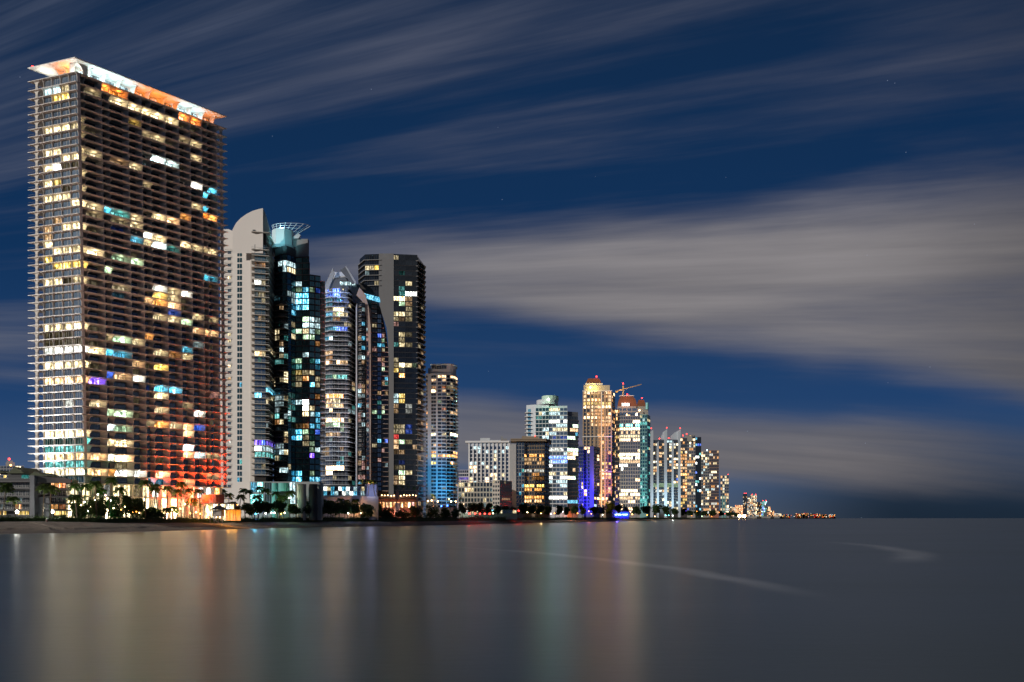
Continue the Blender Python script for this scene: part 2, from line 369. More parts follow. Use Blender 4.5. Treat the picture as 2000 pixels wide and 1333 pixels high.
def sea():
    b = MB(); b.add([(-60000, -2000, 0), (60000, -2000, 0), (60000, 80000, 0), (-60000, 80000, 0)], [(0, 1, 2, 3)])
    m = bpy.data.materials.new('sea_water'); m.use_nodes = True; n = NT(m.node_tree); bs = n.n['Principled BSDF']
    t = n.new('ShaderNodeTexCoord'); s = n.new('ShaderNodeSeparateXYZ'); n.l.new(t.outputs['Object'], s.inputs[0])
    ripple = n.noise(n.xyz(n.m('MULTIPLY', s.outputs[0], .012), n.m('MULTIPLY', s.outputs[1], .05)), 1.0, 4, .6)
    body = n.ramp(ripple, [(.3, (.010, .026, .024)), (.7, (.020, .038, .033))]); fsum = None
    wob = n.noise(n.xyz(n.m('MULTIPLY', s.outputs[0], .05), n.m('MULTIPLY', s.outputs[1], .05)), 1.0, 4, .6)
    for cx_, cy_, rad, wd_, y0_, y1_, am in ((-130.67, 43.83, 149.87, 2.6, 46, 158, .55), (-71.46, 161.76, 138.52, 3.6, 82, 175, .42)):   # faint foam left by passing boats
        dx = n.m('SUBTRACT', s.outputs[0], cx_); dy = n.m('SUBTRACT', s.outputs[1], cy_); dd = n.m('SUBTRACT', n.m('SQRT', n.m('ADD', n.m('MULTIPLY', dx, dx), n.m('MULTIPLY', dy, dy))), rad)
        dd = n.m('ABSOLUTE', n.m('ADD', dd, n.m('MULTIPLY', n.m('SUBTRACT', wob, .5), 5.0)))
        k = n.m('MULTIPLY', n.m('SUBTRACT', 1.0, n.ss(dd, 0, wd_)), n.band(s.outputs[1], y0_, y0_ + 18, y1_ - 50, y1_)); k = n.m('MULTIPLY', n.m('MULTIPLY', k, n.ss(s.outputs[0], -20, 5)), n.m('MULTIPLY', n.m('ADD', .4, wob), am)); fsum = k if fsum is None else n.m('ADD', fsum, k)
    n.l.new(n.mix(n.m('MULTIPLY', fsum, 1.0, None, True), body, (.40, .40, .38, 1)), bs.inputs['Base Color'])
    n.l.new(n.m('ADD', .24, n.m('MULTIPLY', ripple, .12)), bs.inputs['Roughness'])
    bs.inputs['IOR'].default_value = 1.60; bs.inputs['Specular Tint'].default_value = (1, .98, .86, 1)
    fn = n.noise(n.xyz(n.m('MULTIPLY', s.outputs[0], .5), n.m('MULTIPLY', s.outputs[1], 1.2)), 1.0, 3, .6)
    bp = n.new('ShaderNodeBump'); bp.inputs['Strength'].default_value = .04; bp.inputs['Distance'].default_value = .25; n.l.new(fn, bp.inputs['Height']); n.l.new(bp.outputs[0], bs.inputs['Normal'])
    b.obj('sea_water', m, None, 'structure')
sea()
def foam():                                                 # thin swash line where the sea meets the sand
    b = MB(); r = random.Random(5)
    for i in range(N - 1):
        sub = 6
        for k in range(sub):
            t0 = k / sub; t1 = (k + 1) / sub
            p0 = line[i].lerp(line[i + 1], t0); p1 = line[i].lerp(line[i + 1], t1); wd = .5 + .9 * abs(math.sin(i * .9 + k * .35)) * r.random()
            b.add([(*(p0 - nor[i] * wd), .012), (*(p1 - nor[i] * wd), .012), (*(p1 + nor[i] * .4), .075), (*(p0 + nor[i] * .4), .075)], [(0, 1, 2, 3)])
    b.obj('sea_foam', mat('foam', (.55, .55, .55), .5), None, 'stuff')
foam()

# ------------------------------------------------------------------ 1: tall tower with curved fins
T1 = Tower('apartment_tower', 'tallest tower, pale slabs and curved fins, flat floating roof glowing white and orange', 'tower', 250, 365)
def t1_plan(py):                                            # slab outline at the height seen at row py on the near corner
    k = (py - 139) / (943 - 139)
    Nn = P(147 + 15 * k, 332); Rr = P(443.5 + 8.5 * k, 381); Ll = P(54, 340); return Nn, Rr, Ll
FR = [0, .08, .182, .243, .358, .445, .515, .60, .69, .765, .843, .888, .94]
ARCH = {1, 3, 6, 11}
rows = [943 - 15.06 * i for i in range(50)] + [943 - 15.06 * 50 + 0.0]
rows = [943 - 15.05 * i for i in range(51)]                 # slab rows on the near corner line, bottom up; last = 190.5
rows += [172.5, 158.0, 139.5]
rows = rows[:50] + [190.0, 174.5, 158.0, 139.5]
zsl = [Z(r, 332) for r in rows]
def to_frac(px, Nn, Rr):                                    # px -> fraction along the ocean side edge
    d = Rr - Nn; k = (px - 1000) / F; return (k * Nn.y - Nn.x) / (d.x - k * d.y)
C = lambda c, X, Y_: (30 + X / 4.444, {1: 90, 2: 380, 3: 670}[c] + Y_ / 4.444)
L1 = """1 395 225 290 cold 3;1 395 300 365 cold 2;1 395 375 440 cream 1;1 475 300 440 yellow 2;1 755 225 445 cream 3;1 720 450 520 cream 1;1 960 230 530 cream 2;1 1085 230 290 cream 2;1 1085 300 375 white 4;1 1085 380 450 cream 3;1 1070 450 520 cream 0
1 1230 230 300 cream 3;1 1230 300 375 yellow 1;1 1230 380 450 cream 0;1 480 820 1000 cream 3;1 560 1000 1200 cream 3;1 640 1200 1480 cream 3;1 400 540 820 cream 1;1 710 1480 1560 cream 0
1 680 1000 1070 yellow 1;1 715 1080 1130 yellow 2;1 790 1080 1150 cream 1;1 810 1160 1330 cream 2;1 860 1340 1390 cream 0;1 830 1440 1500 cream 1;1 870 1530 1600 cream 2;1 650 530 620 cream 1;1 740 530 620 cream 1;1 765 630 700 cream 0;1 930 540 620 cream 2;1 970 640 720 cream 2;1 1040 880 950 warm 1;1 1080 1010 1080 cream 2;1 1040 1110 1180 cold 0;1 1000 1235 1300 cold 4;1 1040 1310 1430 cold 3;1 1080 1435 1490 cream 0;1 990 1530 1600 cream 2;1 1030 1640 1700 cream 0;1 1080 540 620 cream 2;1 1105 635 700 cream 1;1 1205 540 620 cream 2;1 1240 1120 1180 cream 1;1 1225 1540 1640 white 4;1 1275 1650 1800 cyan 3
2 60 225 545 cream 3;2 265 310 375 warm 1;2 265 390 545 cream 2;2 350 230 300 warm 1;2 480 225 545 cream 3;2 610 225 560 yellow 3;2 745 230 300 cream 2;2 745 310 370 cream 3;2 745 400 460 cream 0;2 745 475 545 cream 1;2 1145 220 575 cream 3;2 1215 220 480 cream 0;2 1290 220 570 cream 0
2 60 555 640 cream 3;2 90 650 750 cream 2;2 110 785 850 cyan 3;2 150 870 1000 teal 2;2 180 1010 1080 cream 2;2 130 555 640 warm 0;2 155 650 720 cream 1;2 210 865 930 cream 1;2 245 1010 1080 cream 2;2 265 555 640 cream 2;2 290 650 720 cream 0;2 370 1010 1080 cyan 2;2 280 870 940 blue 0;2 175 1240 1290 cream 3;2 205 1300 1440 warm 3;2 230 1450 1510 amber 2;2 130 1545 1600 cream 2;2 105 1650 1700 cyan 2;2 165 1650 1700 orange 2;2 185 1705 1790 amber 3;2 310 1710 1780 cream 0;2 330 1135 1195 white 4;2 370 1200 1260 cream 3;2 410 1135 1195 cream 2;2 430 1200 1340 cold 4;2 455 1345 1390 teal 1;2 415 1455 1510 cream 3;2 445 1515 1600 cream 2;2 470 1655 1705 cream 1;2 495 1710 1790 cream 2
2 460 555 640 cream 2;2 490 650 760 cream 3;2 515 800 850 cream 0;2 540 865 990 green 2;2 500 1015 1080 cream 0;2 565 1015 1090 green 3;2 595 560 650 yellow 3;2 645 805 880 green 3;2 705 1660 1710 cyan 2;2 730 1715 1780 cyan 1;2 790 1710 1780 amber 0;2 735 560 650 cream 2;2 750 660 720 cream 0;2 800 920 990 cream 1;2 885 920 960 cyan 0;2 915 1100 1180 warm 2;2 810 1260 1320 white 3;2 835 1330 1400 cream 2;2 855 1465 1520 white 3;2 880 1260 1320 yellow 3;2 895 1330 1400 cream 2;2 915 1465 1520 cream 0;2 940 1260 1320 amber 3;2 960 1330 1400 warm 3;2 970 1465 1520 cream 0;2 1015 1330 1370 blue 1;2 1060 1265 1320 cream 2;2 1080 1330 1390 cream 2;2 1095 1465 1530 green 3;2 1055 1570 1630 cream 2;2 1075 1670 1710 cream 0;2 1090 1715 1790 cream 1
2 1180 1570 1630 warm 2;2 1195 1670 1710 warm 2;2 1205 1715 1790 warm 2;2 1140 575 650 cream 2;2 1155 670 720 cream 0;2 1200 580 650 warm 0;2 1240 820 880 cream 1;2 1265 890 970 green 3;2 1275 1050 1110 cream 2;2 1225 1110 1200 amber 2;2 1295 690 760 cream 0;2 1300 1570 1620 cold 1
3 70 225 580 white 3;3 190 225 580 cream 3;3 325 225 580 warm 3;3 530 460 490 white 1;3 790 225 585 cream 3;3 860 225 585 teal 0;3 925 225 585 teal 1;3 985 225 585 warm 2;3 1050 225 585 teal 1;3 1115 225 585 cream 3;3 1180 225 585 cyan 0
3 60 590 660 white 3;3 75 695 770 cream 3;3 85 825 890 cyan 3;3 100 900 970 cyan 2;3 95 1230 1300 cream 2;3 105 1390 1440 amber 1;3 120 1475 1530 cream 2;3 60 1475 1530 cyan 2;3 40 1740 1780 cream 0;3 185 590 660 cream 3;3 205 700 760 cream 0;3 185 1060 1110 warm 2;3 190 1170 1220 cream 0;3 215 1240 1310 yellow 3;3 240 1060 1110 cream 0;3 325 590 660 warm 2;3 330 700 800 violet 3;3 285 830 890 blue 2;3 300 900 980 warm 2;3 320 1065 1110 white 3;3 400 1240 1385 cyan 3;3 385 1170 1220 blue 0;3 460 1240 1310 cream 3;3 500 1070 1110 cream 0;3 460 1740 1790 pink 1
3 520 620 660 cream 0;3 530 700 770 cream 2;3 590 1240 1310 cream 2;3 545 1490 1540 cream 1;3 610 1590 1640 white 3;3 605 840 890 green 2;3 620 910 970 green 3;3 630 1070 1110 cream 0;3 735 840 890 cold 3;3 745 910 970 green 2;3 690 1175 1220 cream 1;3 705 1240 1320 amber 3;3 715 1400 1450 cream 2;3 720 1490 1550 warm 3;3 735 1590 1640 blue 2;3 690 1740 1790 cream 0;3 785 1490 1550 cream 3;3 780 600 670 cream 2;3 850 595 665 teal 3;3 860 850 890 cream 3;3 875 910 970 cream 3;3 905 1490 1560 cold 4;3 965 1500 1560 warm 3;3 970 1595 1650 cold 3;3 980 1700 1730 cream 1;3 985 1740 1790 cream 1
3 985 600 650 warm 1;3 990 705 780 warm 3;3 990 850 890 white 3;3 1000 910 980 warm 4;3 1015 1240 1300 cream 0;3 1065 915 960 cream 1;3 1110 600 670 warm 2;3 1115 710 770 warm 3;3 1115 850 900 amber 2;3 1125 910 970 white 3;3 1130 1080 1120 white 3;3 1140 1240 1310 cream 3;3 1160 1700 1740 cream 1;3 1160 1745 1790 cream 1;3 1050 1750 1790 cyan 0;3 1195 1185 1230 cyan 2;3 1205 1245 1310 cyan 1;3 1205 1500 1540 cream 2"""
E1 = []
for s_ in L1.replace('\n', ';').split(';'):
    q = s_.split()
    if len(q) < 6: continue
    c_ = int(q[0]); x0, y0 = C(c_, float(q[2]), float(q[1])); x1, _ = C(c_, float(q[3]), 0); E1.append((x0, x1, y0, q[4], int(q[5])))
def t1_lit(px0, px1, ymid, hh):
    xc = px0 + (px1 - px0) * .32
    best = None
    for x0, x1, y, c_, l_ in E1:
        if x0 - 4 <= xc <= x1 + 2 and abs(y - ymid) < hh: 
            d = abs(y - ymid)
            if best is None or d < best[0]: best = (d, c_, l_)
    return best
def fin_mesh(name, depth, h, low, rad, th=.3):
    """curved bracket wall: local x is thickness, -y is outward; shallow at the foot, sweeping out to the slab edge above"""
    prof = [(0, 0), (low, 0), (low, max(.05, h - rad))]
    for i in range(1, 7):
        a = i / 6 * math.pi / 2; prof.append((low + (depth - low) * (1 - math.cos(a)), h - rad + rad * math.sin(a)))
    prof += [(0, h)]; b = MB(); n = len(prof)
    b.add([(-th / 2, -y, z) for y, z in prof] + [(th / 2, -y, z) for y, z in prof], [tuple(range(n)), tuple(range(2 * n - 1, n - 1, -1))] + [(i, n + i, n + (i + 1) % n, (i + 1) % n) for i in range(n)])
    return b.mesh(name, [concrete])
fm = {}; nfin = [0]; fin_rest = []
bal_rail = MB(); nl = 0
eg_brown = mat('slab_concrete', (.60, .55, .51), .7, var=.08)
for i, (row, z) in enumerate(zip(rows, zsl)):
    Nn, Rr, Ll = t1_plan(row); ah = (Rr - Nn).normalized(); bh = (Ll - Nn).normalized(); LA = (Rr - Nn).length; LB = (Ll - Nn).length
    Kk = Ll + (Rr - Nn)
    b = MB(); q = [Ll, Nn, Rr, Kk]; ins = offset(q, -.9)
    c0 = T1.root.location
    b.prism([(p.x - c0.x, p.y - c0.y) for p in ins], -.40, -.20, 0, [(p.x - c0.x, p.y - c0.y) for p in q]); b.prism([(p.x - c0.x, p.y - c0.y) for p in q], -.20, .04)
    link('floor_slab', b.mesh('floor_slab', [eg_brown]), T1.root, None, (c0.x, c0.y, z))
    if i == len(rows) - 1: break
    h = zsl[i + 1] - z - .44
    # south side: glass near the edge, fins between
    sp_ = [0 + (to_frac(80.6, Nn, Ll)) * k / 4 for k in range(5)]
    rs = 1.4
    key = ('s', round(h, 1))
    if key not in fm: fm[key] = fin_mesh('fin', 1.9, h, 1.15, min(2.0, h * .62), .36)
    angS = math.atan2(-bh.y, -bh.x)
    for k in range(5):
        p = Nn + bh * LB * sp_[k] + ah * 2.0
        if k == 0: p = p + bh * .25
        # local -y is outward, i.e. along -ah
        o = link('fin', fm[key], T1.root, None, (p.x, p.y, z + .04), math.atan2(-ah.y, -ah.x) + math.pi / 2)
    for k in range(4):
        a_ = Nn + bh * LB * sp_[k + 1] + ah * rs; b_ = Nn + bh * LB * sp_[k] + ah * rs
        pa = 1000 + a_.x / a_.y * F; pb = 1000 + b_.x / b_.y * F; ym = HZ - (z + h / 2 - EYE) * F / a_.y
        g = t1_lit(pa, pb, ym, 7.6); m = lamp(g[1], g[2] + 1 if g[2] in (1, 2) else g[2]) if g else g_blue
        T1.window(a_, (b_ - a_).normalized(), .25, (b_ - a_).length - .25, z + .1, z + h, m, frame_lt, 3)
    # landward column at the west tips, seaward column at the far tips: waisted piers
    key = ('c', round(h, 1))
    if key not in fm:
        bb = MB(); H = h + .1
        for (z0_, w0, z1_, w1) in ((0, .95, H * .45, .55), (H * .45, .55, H * .8, .8), (H * .8, .8, H, 1.7)):
            bb.hexa([(-w0, -.3, z0_), (w0, -.3, z0_), (w0, .3, z0_), (-w0, .3, z0_)], [(-w1, -.3, z1_), (w1, -.3, z1_), (w1, .3, z1_), (-w1, .3, z1_)])
        fm[key] = bb.mesh('pier', [concrete])
    pw = Nn + bh * LB * to_frac(66.5, Nn, Ll) + ah * 1.2
    link('pier', fm[key], T1.root, None, (pw.x, pw.y, z), angS)
    pe = Nn + ah * LA * .972 + bh * 1.6
    link('pier', fm[key], T1.root, None, (pe.x, pe.y, z), math.atan2(ah.y, ah.x))
    # ocean side
    DP = 4.7; ft = [to_frac(Nn_px, Nn, Rr) for Nn_px in [(1000 + Nn.x / Nn.y * F) + f_ * ((1000 + Rr.x / Rr.y * F) - (1000 + Nn.x / Nn.y * F)) for f_ in FR]]
    ang = math.atan2(bh.y, bh.x) - math.pi / 2
    for k in range(1, 13):
        arch = k in ARCH; key = ('e', arch, round(h, 1))
        if key not in fm: fm[key] = fin_mesh('party_fin', DP - .25, h, 2.3 if arch else 3.7, h * .95 if arch else h * .75, .3)
        if i >= 46 and k not in (2, 4, 5, 7, 8, 9, 10, 12): pass
        p = Nn + ah * LA * ft[k] + bh * DP
        # outward along -bh: local -y -> -bh
        ob = (fm[key], (p.x, p.y, z + .04), math.atan2(-bh.y, -bh.x) + math.pi / 2)
        if k in (2, 4, 5, 7, 8, 9): link('party_fin', ob[0], T1.root, None, ob[1], ob[2])
        else: fin_rest.append(ob)
    ln = None
    for k in range(12):
        a_ = Nn + ah * LA * ft[k] + bh * DP; b_ = Nn + ah * LA * ft[k + 1] + bh * DP
        e0 = Nn + ah * LA * ft[k]; e1 = Nn + ah * LA * ft[k + 1]
        p0 = 1000 + e0.x / e0.y * F; p1 = 1000 + e1.x / e1.y * F; ym = HZ - (z + h / 2 - EYE) * F / ((e0.y + e1.y) / 2)
        g = t1_lit(p0, p1, ym, 7.0)
        if i in (52,) and (C(1, 770, 0)[0] < (p0 + p1) / 2 < C(1, 990, 0)[0] or C(1, 1420, 0)[0] < (p0 + p1) / 2 < C(1, 1640, 0)[0]): g = (0, 'orange', 3)
        m = lamp(g[1], g[2]) if g else g_navy
        T1.window(a_, (b_ - a_).normalized(), 1.7 if k == 0 else .2, (b_ - a_).length - .2, z + .08, z + h * .97, m, frame_dk, 3)
        if g and g[2] >= 1:
            pm = e0.lerp(e1, .62) + bh * 2.6
            light('POINT', (pm.x, pm.y, z + h - .55), LC[g[1]], {1: 45, 2: 130, 3: 330, 4: 800}[g[2]], T1.root, radius=.25)
    # handrail on the ocean side edge
    e0 = Nn + bh * .25; bal_rail.fbox(e0, ah, Vector((ah.y, -ah.x)), 0, LA - 1, z + 1.02, z + 1.1, -.04, .04)
    e0 = Ll + ah * .3; bal_rail.fbox(Ll + ah * .3, -bh, Vector((-bh.y, bh.x)), 0, LB * .28, z + 1.02, z + 1.1, -.04, .04)
bal_rail.obj('handrail', darkgrey, T1.root, 'stuff')
def joined(name, items, parent, mats):
    b = MB()
    for me, loc, rz in items:
        M = Matrix.Translation(loc) @ Matrix.Rotation(rz, 4, 'Z'); b.add([M @ v_.co for v_ in me.vertices], [tuple(p.vertices) for p in me.polygons])
    return b.obj(name, mats, parent, 'stuff')
joined('party_fin_row', fin_rest, T1.root, concrete)
# core
for (r0, r1) in ((943, 640), (640, 340), (340, 139.5)):
    Nn, Rr, Ll = t1_plan((r0 + r1) / 2); ah = (Rr - Nn).normalized(); bh = (Ll - Nn).normalized(); LB = (Ll - Nn).length; LA = (Rr - Nn).length
    s0 = to_frac(80.6, Nn, Ll) * LB
    T1.block([Nn + ah * 3.6 + bh * s0, Nn + ah * 3.6 + bh * 6.4, Nn + ah * (LA * .93) + bh * 6.4, Nn + ah * (LA * .93) + bh * s0], Z(r0, 332), Z(r1, 332), darkwall, 'core_wall')
# roof: canopy over a lit terrace
Nn, Rr, Ll = t1_plan(112); ah = (Rr - Nn).normalized(); bh = (Ll - Nn).normalized(); LB = (Ll - Nn).length; LA = (Rr - Nn).length; Kk = Ll + Rr - Nn
zr = zsl[-1]; zt = Z(112, 332); b = MB(); ins = offset([Ll, Nn, Rr, Kk], -2.2)
b.prism(ins, zt - .75, zt - .3, 0, [Ll, Nn, Rr, Kk]); b.prism([Ll, Nn, Rr, Kk], zt - .3, zt + .15)
b.obj('roof_canopy', mat('white_soffit', (.72, .70, .67), .8, var=.03), T1.root)
pen = MB(); pen.prism([Nn + ah * 8 + bh * 7.4, Nn + ah * LA * .9 + bh * 7.4, Nn + ah * LA * .9 + bh * LB * .68, Nn + ah * 8 + bh * LB * .68], zr, zt - .75)
pen.obj('penthouse_wall', mat('white_soffit', (.72, .70, .67), .8), T1.root)
key = ('p',); fm[key] = fin_mesh('fin', 4.6, zt - .76 - zr, 2.0, 4.0, .4)
ps = [.035, .13, .22, .31, .405, .50, .60, .69, .78, .87, .95]
for t in ps:
    p = Nn + ah * LA * t + bh * 6.2; link('party_fin', fm[key], T1.root, None, (p.x, p.y, zr + .04), math.atan2(-bh.y, -bh.x) + math.pi / 2)
for t in (.1, .26, .42, .6):
    p = Nn + bh * LB * t + ah * 7.0; link('fin', fm[key], T1.root, None, (p.x, p.y, zr + .04), math.atan2(-ah.y, -ah.x) + math.pi / 2)
for t, c_, e_ in ((.02, 'white', 500), (.10, 'cold', 1500), (.18, 'cold', 1500), (.27, 'cold', 1200), (.36, 'cold', 800), (.45, 'orange', 600), (.54, 'orange', 800), (.63, 'orange', 700), (.73, 'cold', 900), (.82, 'cold', 1000), (.90, 'orange', 450), (.97, 'orange', 260)):
    p = Nn + ah * LA * t + bh * 3.3; light('POINT', (p.x, p.y, zr + 1.6), c_, e_, T1.root, radius=.9)
for t, c_, e_ in ((.36, 'orange', 1500), (.80, 'white', 1300)):
    p = Nn + bh * LB * t + ah * 3.4; light('POINT', (p.x, p.y, zr + 1.9), c_, e_, T1.root, radius=1.4)
for t in ps[:-1]:
    p = Nn + ah * LA * (t + .02) + bh * 7.3; T1.window(p, ah, 0, 4.6, zr + .3, zt - 1.6, lamp('cold' if t < .38 or .65 < t < .85 else 'orange', 2), frame_dk, 3)
b = MB(); b.ball((Ll.x + 2, Ll.y + .3, zt + .6), .55); b.obj('beacon', lamp('red', 9, False), T1.root)
# podium: two tall bright storeys
Nn, Rr, Ll = t1_plan(943); ah = (Rr - Nn).normalized(); bh = (Ll - Nn).normalized(); LB = (Ll - Nn).length; LA = (Rr - Nn).length
pd = [Nn + ah * 1.5 + bh * LB * .75, Nn + ah * 1.5 + bh * 3.0, Nn + ah * LA * .97 + bh * 3.0, Nn + ah * LA * .97 + bh * LB * .75]
T1.block(pd, GZ, zsl[0] - .4, mat('podium_wall', (.60, .53, .46), .8), 'podium_wall')
zpm = Z(968, 332); T1.slabs(pd, [zpm], 1.8, .5, eg_brown)
for zz0, zz1, lv in ((GZ + .3, zpm - .6, 4), (zpm + .1, zsl[0] - .6, 3)):
    for k in range(15):
        t0 = k / 15; x_ = 162 + 290 * (k + .5) / 15
        cc = 'cream' if k < 8 else ('amber' if k > 11 else 'warm')
        if rnd.random() < .25 and lv == 3: cc = 'white'
        a_ = pd[1] + ah * (LA * .94 * t0 + .6); n_ = Vector((ah.y, -ah.x))
        T1.window(a_ + n_ * .1, ah, 0, LA * .94 / 15 - 1.6, zz0, zz1, lamp(cc, lv if rnd.random() > .3 else lv - 2), frame_lt, 3)
        pf = a_ + n_ * .0 - ah * .6; kk = ('pf', round(zz1 - zz0, 1))
        if kk not in fm: fm[kk] = fin_mesh('fin', 2.6, zz1 - zz0 + .2, 1.1, min(3.0, (zz1 - zz0) * .6), .5)
        link('fin', fm[kk], T1.root, None, (pf.x, pf.y, zz0), math.atan2(ah.y, ah.x))
    for k in range(3):
        a_ = pd[0] - ah * .1 - bh * (LB * .6 * k / 3 + .4); T1.window(a_, -bh, 0, LB * .19, zz0, zz1, lamp('cream', lv - 1), frame_lt, 3)
for k in range(6):
    p = Nn + ah * LA * (.08 + .16 * k) - bh * 5; light('POINT', (p.x, p.y, GZ + 3.2), 'warm' if k < 4 else 'amber', 1600, T1.root, radius=.4)
T1.finish(300, 6)
# red flood from the garden on the seaward end; dim warm wash on the rest
n_ = Vector((ah.y, -ah.x))
p = Nn + ah * LA * .60 + n_ * 14; q = Nn + ah * LA * .84
light('SPOT', (p.x, p.y, GZ + 8), (1, .045, .008), 170000, T1.root, (q.x, q.y, 30), 100, 1.0, 1)
p = Nn + ah * LA * .40 + n_ * 14; q = Nn + ah * LA * .66
light('SPOT', (p.x, p.y, GZ + 8), (1, .055, .012), 105000, T1.root, (q.x, q.y, 26), 100, 1.0, 1)
p = Nn + ah * LA * .55 + n_ * 60; light('SPOT', (p.x, p.y, GZ + 1), (1, .40, .26), 36000, T1.root, (q.x - 12, q.y - 18, 95), 84, 1.0, 1)
p = P(150, 250); light('SPOT', (p.x, p.y, GZ + 1), (1, .62, .46), 150000, T1.root, (P(270, 355).x, 355, 165), 44, 1.0, 1)  # added spot, lifts the dark upper part of the ocean side
p = P(140, 262); light('SPOT', (p.x, p.y, GZ + 1), (1, .60, .42), 60000, T1.root, (P(230, 350).x, 350, 85), 84, 1.0, 1)
p = P(64, 326); light('SPOT', (p.x, p.y, GZ + 1), (.92, .96, 1), 300000, T1.root, (P(85, 340).x, 340, 140), 60, 1.0, 1)  # added flood, stands in for bounce onto the soffits and south slabs

# ------------------------------------------------------------------ helpers for the other buildings
def W_(p): return 1000 + p.x / p.y * F
def foot(front, deep):                                      # front: [(px, Y)...] left to right; deep: metres to the back
    f = [P(x, y) for x, y in front]; return f + [f[-1] + Vector((f[-1].x / f[-1].y, 1)) * deep, f[0] + Vector((f[0].x / f[0].y, 1)) * deep]
def px_cols(A, B, spans):                                   # pixel spans -> fractions along A..B
    return [(to_frac(a, A, B), to_frac(b, A, B)) for a, b in spans]
def sil(T, pts, Y, deep, m, name='wall', Y2=None, px2=None):
    """upright slab cut to an outline given as photo pixels at distance Y (and Y2 at its right end), deep metres thick"""
    xs = [p[0] for p in pts]; x0, x1 = min(xs), max(xs); Y2 = Y if Y2 is None else Y2
    A = P(x0, Y); B = P(x1, Y2); u_ = (B - A).normalized(); n_ = Vector((u_.y, -u_.x)); fr = []
    for px, py in pts:
        p = A + (B - A) * to_frac(px, A, B) if x1 > x0 else A; fr.append(Vector((p.x, p.y, Z(py, p.y) if py is not None else GZ)))
    k = len(fr); bk = [p - Vector((n_.x, n_.y, 0)) * deep for p in fr]; b = MB()
    b.add(fr + bk, [tuple(range(k)), tuple(range(2 * k - 1, k - 1, -1))] + [(i, k + i, k + (i + 1) % k, (i + 1) % k) for i in range(k)]); return b.obj(name, m, T.root)
def beacon(T, px, py, Y, r=.7, col='red', lv=12):
    b = MB(); p = P(px, Y); b.ball((p.x, p.y, Z(py, Y)), r); return b.obj('beacon', lamp(col, lv, False), T.root)
def wash(T, px, Y, z, tpx, tY, tz, col, pw, size=60, r=.6):
    p = P(px, Y); q = P(tpx, tY); return light('SPOT', (p.x, p.y, z), col, pw, T.root, (q.x, q.y, tz), size, 1.0, r)
def trim(fn, A, B, prof):                                   # keep a window only below the roof outline: prof(px) -> row
    pass
WARM = [('cream', 2, 4), ('warm', 2, 3), ('cream', 3, 2), ('yellow', 2, 1), ('white', 2, 1)]
COOL = [('teal', 1, 3), ('cold', 2, 3), ('cream', 2, 3), ('cyan', 2, 2), ('white', 3, 1)]
DIM = [('cream', 1, 3), ('warm', 1, 2), ('cream', 2, 3), ('cold', 1, 2), ('teal', 1, 1)]
C4 = lambda X, Y_: (440 + X / 4.76, 400 + Y_ / 4.76)
C5 = lambda X, Y_: (440 + X / 4.76, 670 + Y_ / 4.76)
def ex(c, s_):
    out = []
    for q in s_.split(';'):
        t = q.split(); x, y = c(float(t[0]), float(t[1])); out.append((x, y, t[2], int(t[3])) + ((float(t[4]),) if len(t) > 4 else ()))
    return out

# ------------------------------------------------------------------ 2: white tower with a sail-shaped roof wall
Y2_ = 440
T2 = Tower('apartment_tower', 'white tower with sail shaped roof wall and slim strip of paired windows', 'tower', 480, 450)
zs0 = GZ; flh = 11.62 * Y2_ / F
sil(T2, [(430, None), (430, 448), (446, 448), (463, 455), (489, 456), (489, None)], 445, 18, white, 'end_wall', 444)
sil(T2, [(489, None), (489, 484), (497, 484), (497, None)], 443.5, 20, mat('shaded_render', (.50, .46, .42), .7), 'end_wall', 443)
# paired windows in the strip
A = P(430, 445); B = P(489, 444)
rows2 = [480 + 11.62 * k for k in range(40)]
T2.facade(A, B, [Z(r + 8, 443) for r in rows2], 2.5, px_cols(A, B, [(463.6, 467.4), (468.6, 472.4)]), g_teal, frame_lt, lits(.06, [('cyan', 2, 1), ('teal', 2, 1)], rseed=4), 0, 0, 1, .12)
# small service balconies at the landward edge
cb = T2.root.location; bm_ = MB(); p = P(441, 446); q = P(453, 445.6); uu = (q - p).normalized(); nn = Vector((uu.y, -uu.x))
bm_.fbox(p - cb.xy, uu, nn, 0, (q - p).length, -.2, 0, 0, 1.6); bm_.fbox(p - cb.xy, uu, nn, 0, (q - p).length, .9, 1.0, 1.5, 1.6)
bm_.fbox(p - cb.xy, uu, nn, (q - p).length - .1, (q - p).length, -.2, 1.0, 1.5, 1.6)
me = bm_.mesh('balcony', [concrete])
for k in range(38): link('balcony', me, T2.root, None, (cb.x, cb.y, Z(492 + 12.3 * k, 446)))
T2.facade(A, B, [Z(498 + 12.3 * k, 446) for k in range(38)], 1.9, px_cols(A, B, [(445, 451)]), g_teal, frame_lt, lits(.12, WARM, rseed=8), 0, 0, 1, .1)
# sail
fa = [(454, 449), (461, 436), (470, 426.5), (482, 418), (493, 412.5), (504, 409), (513.5, 407)]
sa = [(531, 474), (530.3, 462), (527.5, 448), (524, 436), (520.5, 424), (517, 414), (513.5, 407)]
fr = [Vector((*P(x, 439 + 0 * x), Z(y, 439))) for x, y in fa]
YS = lambda x: 439 + (x - 513.5) / 17.5 * 16
sd = [Vector((*P(x, YS(x)), Z(y, YS(x)))) for x, y in sa]
b = MB(); n = len(fr); bl = Vector((*P(454, 439), Z(495, 439))); bc = Vector((*P(513.5, 439), Z(495, 439))); br = Vector((*P(531, 455), Z(505, 455)))
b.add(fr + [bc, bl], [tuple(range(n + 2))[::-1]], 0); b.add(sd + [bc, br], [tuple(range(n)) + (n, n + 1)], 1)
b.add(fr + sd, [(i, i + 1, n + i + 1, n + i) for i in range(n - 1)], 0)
b.obj('sail_wall', [white, mat('sail_side', (.30, .30, .31), .7)], T2.root)
